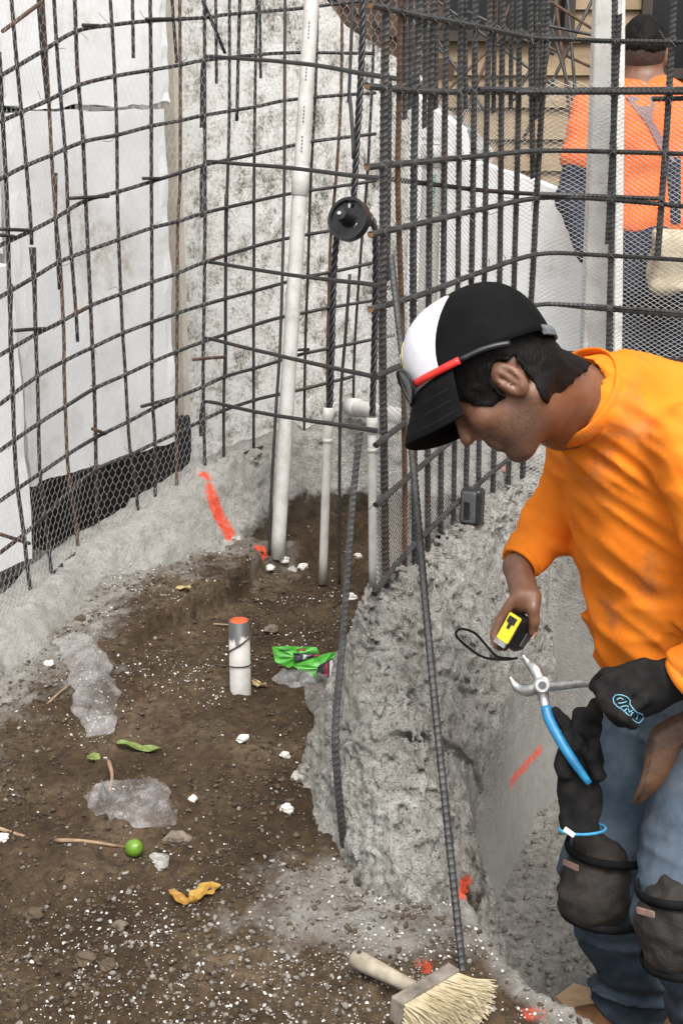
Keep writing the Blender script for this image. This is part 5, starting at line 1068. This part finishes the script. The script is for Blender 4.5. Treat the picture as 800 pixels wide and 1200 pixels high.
# sunglasses resting on the visor
sg = root('sunglasses', 'sunglasses with red temples resting on the front of the cap', 'sunglasses', dome(0, .2))
def on_cap(th, ph, k=1.03): return Kc+(dome(th, ph)-Kc)*k
for s in (1, -1):
    P = [on_cap(s*q, e_, 1.05) for q, e_ in ((.62, .06), (.85, .04), (1.1, .02), (1.32, .01))]; obj('temple', *tube(crom(P, 4), .0042, 6, flat=1.6, up=CU), M['redp'], sg, smooth=True)
    P = [on_cap(s*q, e_, 1.045) for q, e_ in ((1.32, .01), (1.6, .0), (1.8, -.02), (1.95, -.05))]; obj('temple_tip', *tube(crom(P, 4), .0034, 6, flat=1.5, up=CU), M['blackplastic'], sg, smooth=True)
    lc = [on_cap(s*(.34+.30*math.cos(q)), .12+.20*math.sin(q), 1.10) for q in np.linspace(0, 2*math.pi, 22)]; obj('lens_frame', *tube(np.array(lc), .0028, 6, False), M['blackplastic'], sg, smooth=True)
    Vl = np.array([np.mean(lc, 0)+CF*.004]+lc[:-1]); k = len(Vl)-1; t_ = Vl-CF*.002; obj('lens', np.vstack([Vl, t_]), [(0, 1+i, 1+(i+1) % k) for i in range(k)]+[(k+1, k+2+(i+1) % k, k+2+i) for i in range(k)], M.setdefault('lens', simple('smoke_lens', (.06, .065, .07), (.10, .105, .11), 20, .08, 0, Alpha=.7)), sg, smooth=True)
obj('bridge', *tube([on_cap(.05, .24, 1.11), on_cap(0, .27, 1.11), on_cap(-.05, .24, 1.11)], .003, 6), M['blackplastic'], sg)
# tape measure
tp = root('tape_measure', 'yellow and black tape measure with wrist strap in the bare hand', 'tape measure', Tp)
def f_tape(p): return smin(rbox(p, Tp, (tl, tn, tw), (.031, .033, .0165), .006), np.maximum(cap(p, Tp+tn*.006-tw*.05, Tp+tn*.006+tw*.05, .0345, .0345), np.abs((p-Tp.astype(np.float32))@tw.astype(np.float32))-.0155), .004)
V, F = nets(f_tape, Tp-.07, Tp+.07, .0026, pad=.004); obj('case', V, F, M['blackplastic'], tp, smooth=True)
V, F = nets(lambda p: rbox(p, Tp-tn*.0325-tl*.004, (tl, tn, tw), (.0275, .0030, .0140), .0028), Tp-.07, Tp+.07, .0018, pad=.003); yp = obj('yellow_face', V, F, M['yellow'], tp, smooth=True)
obj('lock_button', *box(Tp-tn*.0365-tl*.020, (tl, tn, tw), (.0065, .0022, .0085)), M['blackplastic'], yp); obj('lock_stem', *box(Tp-tn*.0362-tl*.009, (tl, tn, tw), (.006, .0018, .0030)), M['blackplastic'], yp)
obj('hook', *box(Tp-tn*.034+tl*.0275, (tl, tn, tw), (.0048, .0030, .0125)), M['steel'], tp)
obj('belt_clip', *box(Tp+tw*.020+tn*.010+tl*.006, (tl, tn, tw), (.014, .006, .0016)), M['greybox'], tp)
lp = [PT(u, v, 2.60) for u, v in ((606, 771), (590, 773), (566, 770), (546, 757), (534, 744), (540, 737), (556, 742), (570, 757), (582, 769), (600, 772))]; obj('wrist_strap', *tube(crom(lp, 6), .0024, 6, True, 2.2, up=CZ), M['black_cloth'], tp, smooth=True)
# gloved left hand
gl = root('work_glove', 'black work glove with blue printed mark worn on the hand holding pliers', 'glove', PT(745, 812, 2.36))
gk = [(PT(720, 790, 2.36), PT(700, 806, 2.335), PT(712, 826, 2.35)), (PT(728, 800, 2.34), PT(706, 818, 2.32), PT(718, 836, 2.34)), (PT(738, 812, 2.325), PT(716, 830, 2.31), PT(728, 844, 2.335)), (PT(752, 822, 2.32), PT(732, 840, 2.31), PT(742, 850, 2.335))]
def f_glove(p):
    d = cap(p, lwr-nrm(lel-lwr)*-.03, PT(752, 808, 2.36), .034, .042, (CZ, .75)); d = smin(d, ell(p, PT(745, 808, 2.355), (cv(.95, .25, 0), cv(-.25, .95, 0), CZ), (.052, .047, .034)), .02)
    for a, b, c in gk: d = smin(d, cap(p, a, b, .0125, .0120), .007); d = smin(d, cap(p, b, c, .0120, .0105), .005)
    d = smin(d, cap(p, PT(738, 786, 2.37), PT(712, 792, 2.39), .014, .013), .008); d = smin(d, cap(p, PT(712, 792, 2.39), PT(695, 804, 2.40), .013, .011), .005)
    m = np.abs(d) < .02; d[m] -= (.003*vn(p[m], 55, 4)+.0035*vn(p[m], 24, 7)).astype(np.float32); return d
gc = PT(755, 810, 2.36); V, F = nets(f_glove, gc-.15, gc+.15, .0036, pad=.008); obj('glove_shell', V, F, M['glove'], gl, smooth=True)
M['logo'] = simple('blue_print', (.10, .33, .45), (.16, .42, .55), 60, .6, 0)
def stroke(pts, w=.0011): P = [seat(u, v, f_glove, 2.1, 2.6, .0012) for u, v in pts]; obj('printed_mark', *tube(crom(P, 4), w, 5), M['logo'], gl)
lg = lambda q: [(640+x/5, 760+y/5) for x, y in q]
for q in ([(395, 320), (390, 295), (405, 275), (435, 272), (470, 285), (488, 305), (486, 325)], [(395, 320), (420, 345), (445, 360), (480, 390), (520, 430), (545, 433), (565, 405), (560, 388), (520, 368), (486, 325)], [(410, 300), (430, 290), (450, 300)], [(420, 320), (445, 318), (468, 310)], [(430, 345), (460, 335), (480, 340)], [(455, 365), (475, 350), (485, 372), (500, 362)], [(490, 395), (505, 375), (515, 400), (530, 385)], [(525, 415), (535, 392), (548, 408)]): stroke(lg(q), .0010)
# pliers
pl = root('pliers', 'open steel pliers with one blue grip in the gloved hand', 'pliers', PT(635, 803, 2.50))
def fl(name, pts, r, m, flat=.55): P = crom([PT(*q) for q in pts], 5); obj(name, *tube(P, np.interp(np.linspace(0, 1, len(P)), np.linspace(0, 1, len(r)), r), 10, True, flat, up=CZ), m, pl, smooth=True)
fl('jaw', [(612, 768, 2.52), (618, 776, 2.52), (627, 785, 2.51), (635, 803, 2.50)], [.002, .007, .011, .010], M['steel']); fl('jaw', [(597, 793, 2.52), (604, 804, 2.52), (617, 809, 2.51), (635, 804, 2.50)], [.002, .008, .011, .010], M['steel'])
obj('pivot', *tube([PT(635, 803, 2.51), PT(635, 803, 2.484), PT(635, 803, 2.482)], [.0155, .0155, .012], 20), M['steel'], pl, smooth=False); obj('rivet', *tube([PT(635, 803, 2.485), PT(635, 803, 2.479)], .007, 14), M['greybox'], pl)
fl('handle', [(635, 803, 2.495), (650, 804, 2.48), (683, 801, 2.44), (712, 804, 2.39), (735, 806, 2.35)], [.011, .0085, .0068, .006, .006], M['steel'], .7); fl('handle', [(635, 803, 2.505), (636, 816, 2.505), (639, 829, 2.50)], [.012, .010, .0085], M['steel'])
fl('grip', [(639, 828, 2.50), (643, 843, 2.49), (655, 866, 2.47), (672, 893, 2.455), (690, 918, 2.45)], [.0095, .0095, .009, .0085, .0060], M['blue'], .8)
# the other glove, pulled off and hanging from the hand
hg = root('work_glove', 'empty black work glove with blue hem hanging below the pliers', 'glove', PT(680, 970, 2.49))
def f_hang(p):
    d = cap(p, PT(676, 884, 2.50), PT(680, 975, 2.50), .037, .038, (CZ, .7)); d = smin(d, cap(p, PT(686, 842, 2.47), PT(682, 884, 2.49), .022, .034, (CZ, .6)), .02)
    for a, b, ra, rb in ((PT(698, 826, 2.43), PT(690, 850, 2.46), .014, .020), (PT(650, 834, 2.50), PT(672, 860, 2.50), .009, .015), (PT(700, 850, 2.46), PT(694, 884, 2.46), .012, .013), (PT(693, 884, 2.46), PT(702, 908, 2.455), .012, .014), (PT(664, 866, 2.48), PT(660, 900, 2.48), .014, .018), (PT(678, 836, 2.47), PT(676, 876, 2.47), .010, .014)): d = smin(d, cap(p, a, b, ra, rb), .007)
    m = np.abs(d) < .02; d[m] -= (.0045*vn(p[m], 30, 4)+.003*vn(p[m], 70, 7)).astype(np.float32)
    return np.maximum(d, -((p-PT(680, 974, 2.5).astype(np.float32))@nrm(cv(.08, 1, 0)).astype(np.float32)))
gc = PT(680, 900, 2.48); V, F = nets(f_hang, gc-.16, gc+.16, .0038, pad=.01); obj('glove_shell', V, F, M['glove'], hg, smooth=True)
hm = [PT(682+27*math.sin(q)*1.0-1*math.cos(q), 971+7*math.cos(q), 2.50-.032*math.cos(q)) for q in np.linspace(0, 2*math.pi, 30)]; obj('hem', *tube(np.array(hm), .0028, 7, False), M['hem_blue'], hg, smooth=True)
a_, b_ = PT(661, 971, 2.455), PT(672, 979, 2.455); e = nrm(b_-a_); obj('tag', *box((a_+b_)/2, (e, nrm(np.cross(e, CZ)), CZ), (.0105, .0042, .0015)), M['pwhite'], hg)

# ---------------------------------------------------------------- the far worker, seen from behind
M['hivis'] = fabric('hivis_orange', (.66, .125, .03), (.78, .17, .045), 6); M['navy'] = fabric('navy_cloth', (.014, .016, .026), (.035, .038, .055), 10); M['tape_grey'] = fabric('grey_tape', (.19, .12, .12), (.26, .17, .17), 10)
FT = 5.0; fw = root('person', 'worker in orange safety vest seen from behind through the fence', 'person', PZ(765, 640, .0)*np.array((1, 0, 0))+np.array((0, 5.0, 0.)))
hc2 = PT(752, 58, FT); sl, sr = PT(694, 128, FT), PT(835, 128, FT); ch2 = PT(765, 165, FT); ws2 = PT(765, 285, FT)
lelb, lwri = PT(668, 232, FT-.04), PT(690, 300, FT-.22); relb, rwri = PT(862, 240, FT-.02), PT(845, 305, FT-.2)
lf2, rf2 = np.array((ws2[0]-.10, ws2[1], .06)), np.array((ws2[0]+.10, ws2[1], .06))
def f_far(p):
    d = ell(p, hc2, np.eye(3), (.078, .098, .112)); d = smin(d, ell(p, hc2+np.array((0, .05, -.06)), np.eye(3), (.06, .06, .08)), .03)
    for u in (726, 780): d = smin(d, ell(p, PT(u, 66, FT), np.eye(3), (.013, .018, .032)), .005)
    d = smin(d, cap(p, hc2-np.array((0, -.01, .04)), PT(757, 118, FT), .062, .072), .03)
    for a, b, ra, rb, w in ((PT(757, 122, FT), ch2, .10, .125, 1.4), (ch2, ws2, .12, .11, 1.35)): d = smin(d, cap(p, a, b, ra, rb, (CX, w)), .04)
    for a, b, ra, rb in ((sl, lelb, .055, .042), (lelb, lwri, .042, .030), (sr, relb, .055, .042), (relb, rwri, .042, .03), (ws2-np.array((.09, 0, .08)), lf2, .07, .045), (ws2-np.array((-.09, 0, .08)), rf2, .07, .045)): d = smin(d, cap(p, a, b, ra, rb), .03)
    for w_, dx in ((lwri, .0), (rwri, .0)):
        d = smin(d, ell(p, w_+np.array((.02, -.01, -.06)), np.eye(3), (.032, .024, .048)), .012)
        for k in range(4): d = smin(d, cap(p, w_+np.array((-.004+.015*k, -.02, -.09)), w_+np.array((-.004+.015*k, -.005, -.15+.008*abs(k-1.5))), .009, .0075), .004)
        d = smin(d, cap(p, w_+np.array((.045, -.01, -.05)), w_+np.array((.065, -.02, -.10)), .011, .009), .006)
    return d
pf = np.array([hc2, lelb, relb, lf2, rf2]); V, F = nets(f_far, pf.min(0)-.22, pf.max(0)+.2, .0085, pad=.02); obj('body', V, F, M['skin'], fw, smooth=True)
def f_fhair(p):
    d = ell(p, hc2+np.array((0, -.004, .006)), np.eye(3), (.0825, .102, .113)); z = p[:, 2]-hc2[2]; return np.maximum(d+.003*vn(p, 60, 3)+.003*vn(p, 140, 7), np.where(p[:, 1] < hc2[1]+.06, -.008-z, .05-z)+.012*vn(p, 70, 2))
V, F = nets(f_fhair, hc2-.16, hc2+.16, .006, pad=.02); obj('hair', V, F, M['hair'], fw, smooth=True)
t = NT('clipped_hair'); t.col(t.ramp(t.noise(160, 3), [(.35, (.022, .015, .012)), (.65, (.075, .042, .028))])).rough(.7); M['fade'] = t.m
def f_fade(p):
    d = ell(p, hc2+np.array((0, -.002, .0)), np.eye(3), (.0805, .100, .113)); z = p[:, 2]-hc2[2]; return np.maximum(d, np.maximum(np.where(p[:, 1] < hc2[1]+.05, -.070-z, .05-z), z-.002)+.010*vn(p, 70, 5))
V, F = nets(f_fade, hc2-.16, hc2+.16, .006, pad=.02); obj('clipped_hair', V, F, M['fade'], fw, smooth=True)
def f_fshirt(p):
    d = cap(p, PT(757, 124, FT), ch2, .112, .142, (CX, 1.42)); d = smin(d, cap(p, ch2, PT(765, 255, FT), .140, .136, (CX, 1.36)), .04)
    d = smin(d, cap(p, PT(757, 118, FT), sl, .07, .068), .03); d = smin(d, cap(p, PT(757, 118, FT), sr, .07, .068), .03); d = smin(d, cap(p, sl, sl+(lelb-sl)*.55, .070, .074), .03); d = smin(d, cap(p, sr, sr+(relb-sr)*.55, .070, .074), .03)
    m = np.abs(d) < .06; q = p[m]; d[m] -= (.010*vn(np.stack([q[:, 0]*9+q[:, 2]*7, q[:, 1]*5, q[:, 2]*13-q[:, 0]*5], -1), 1, 4)+.006*vn(q, 18, 6)).astype(np.float32)
    d = np.maximum(d, PT(765, 268, FT)[2]-p[:, 2]+.015*vn(p, 9, 2)); return d
V, F = nets(f_fshirt, pf.min(0)-.22, pf.max(0)+.25, .009, pad=.03); obj('safety_vest', V, F, M['hivis'], fw, smooth=True)
for sh_, eb_, wr_ in ((sl, lelb, lwri), (sr, relb, rwri)):
    def f_sleeve(p, sh_=sh_, eb_=eb_, wr_=wr_): return smin(cap(p, sh_+(eb_-sh_)*.3, eb_, .060, .052), cap(p, eb_, wr_, .050, .038), .02)-.006*vn(p, 22, 4)
    q = np.array([sh_, eb_, wr_]); V, F = nets(f_sleeve, q.min(0)-.12, q.max(0)+.12, .009, pad=.03); obj('undershirt_sleeve', V, F, M['navy'], fw, smooth=True)
def f_pants(p):
    d = cap(p, ws2, PT(765, 330, FT), .128, .13, (CX, 1.3)); d = smin(d, cap(p, ws2-np.array((.09, 0, .08)), lf2, .11, .078), .03); d = smin(d, cap(p, ws2-np.array((-.09, 0, .08)), rf2, .11, .078), .03); return np.maximum(d-.007*vn(p, 16, 4), .03-p[:, 2])
V, F = nets(f_pants, pf.min(0)-.25, pf.max(0)+.2, .010, pad=.03); obj('trousers', V, F, M['navy'], fw, smooth=True)
def seat2(u, v): return seat(u, v, f_fshirt, 4.2, 5.6, .006)
def ribbon(name, L, R, m):
    n = len(L); V = np.array([seat2(*q) for q in L]+[seat2(*q) for q in R]); V2 = V+np.array((0, .006, 0)); F = [(i, i+1, n+i+1, n+i) for i in range(n-1)]; obj(name, np.vstack([V, V2]), F+[tuple(2*n+x for x in f[::-1]) for f in F], m, fw)
lin = lambda a, b, n=6: [(a[0]+(b[0]-a[0])*k/(n-1), a[1]+(b[1]-a[1])*k/(n-1)) for k in range(n)]
ribbon('vest_stripe', lin((732, 113), (757, 145)), lin((768, 113), (763, 141)), M['tape_grey']); ribbon('vest_stripe', lin((755, 141), (782, 192), 9), lin((763, 139), (791, 188), 9), M['tape_grey']); ribbon('vest_stripe', lin((779, 184), (786, 262), 9), lin((797, 184), (797, 262), 9), M['navy'])
pc = PT(790, 306, 4.78); V, F = nets(lambda p: rbox(p, pc, np.eye(3), (.085, .05, .11), .035)-.012*vn(p, 20, 3), pc-.2, pc+.2, .008, pad=.02); obj('tool_pouch', V, F, simple('tan_pouch', (.34, .28, .18), (.50, .43, .30), 16, .9, .5, .004), fw, smooth=True)
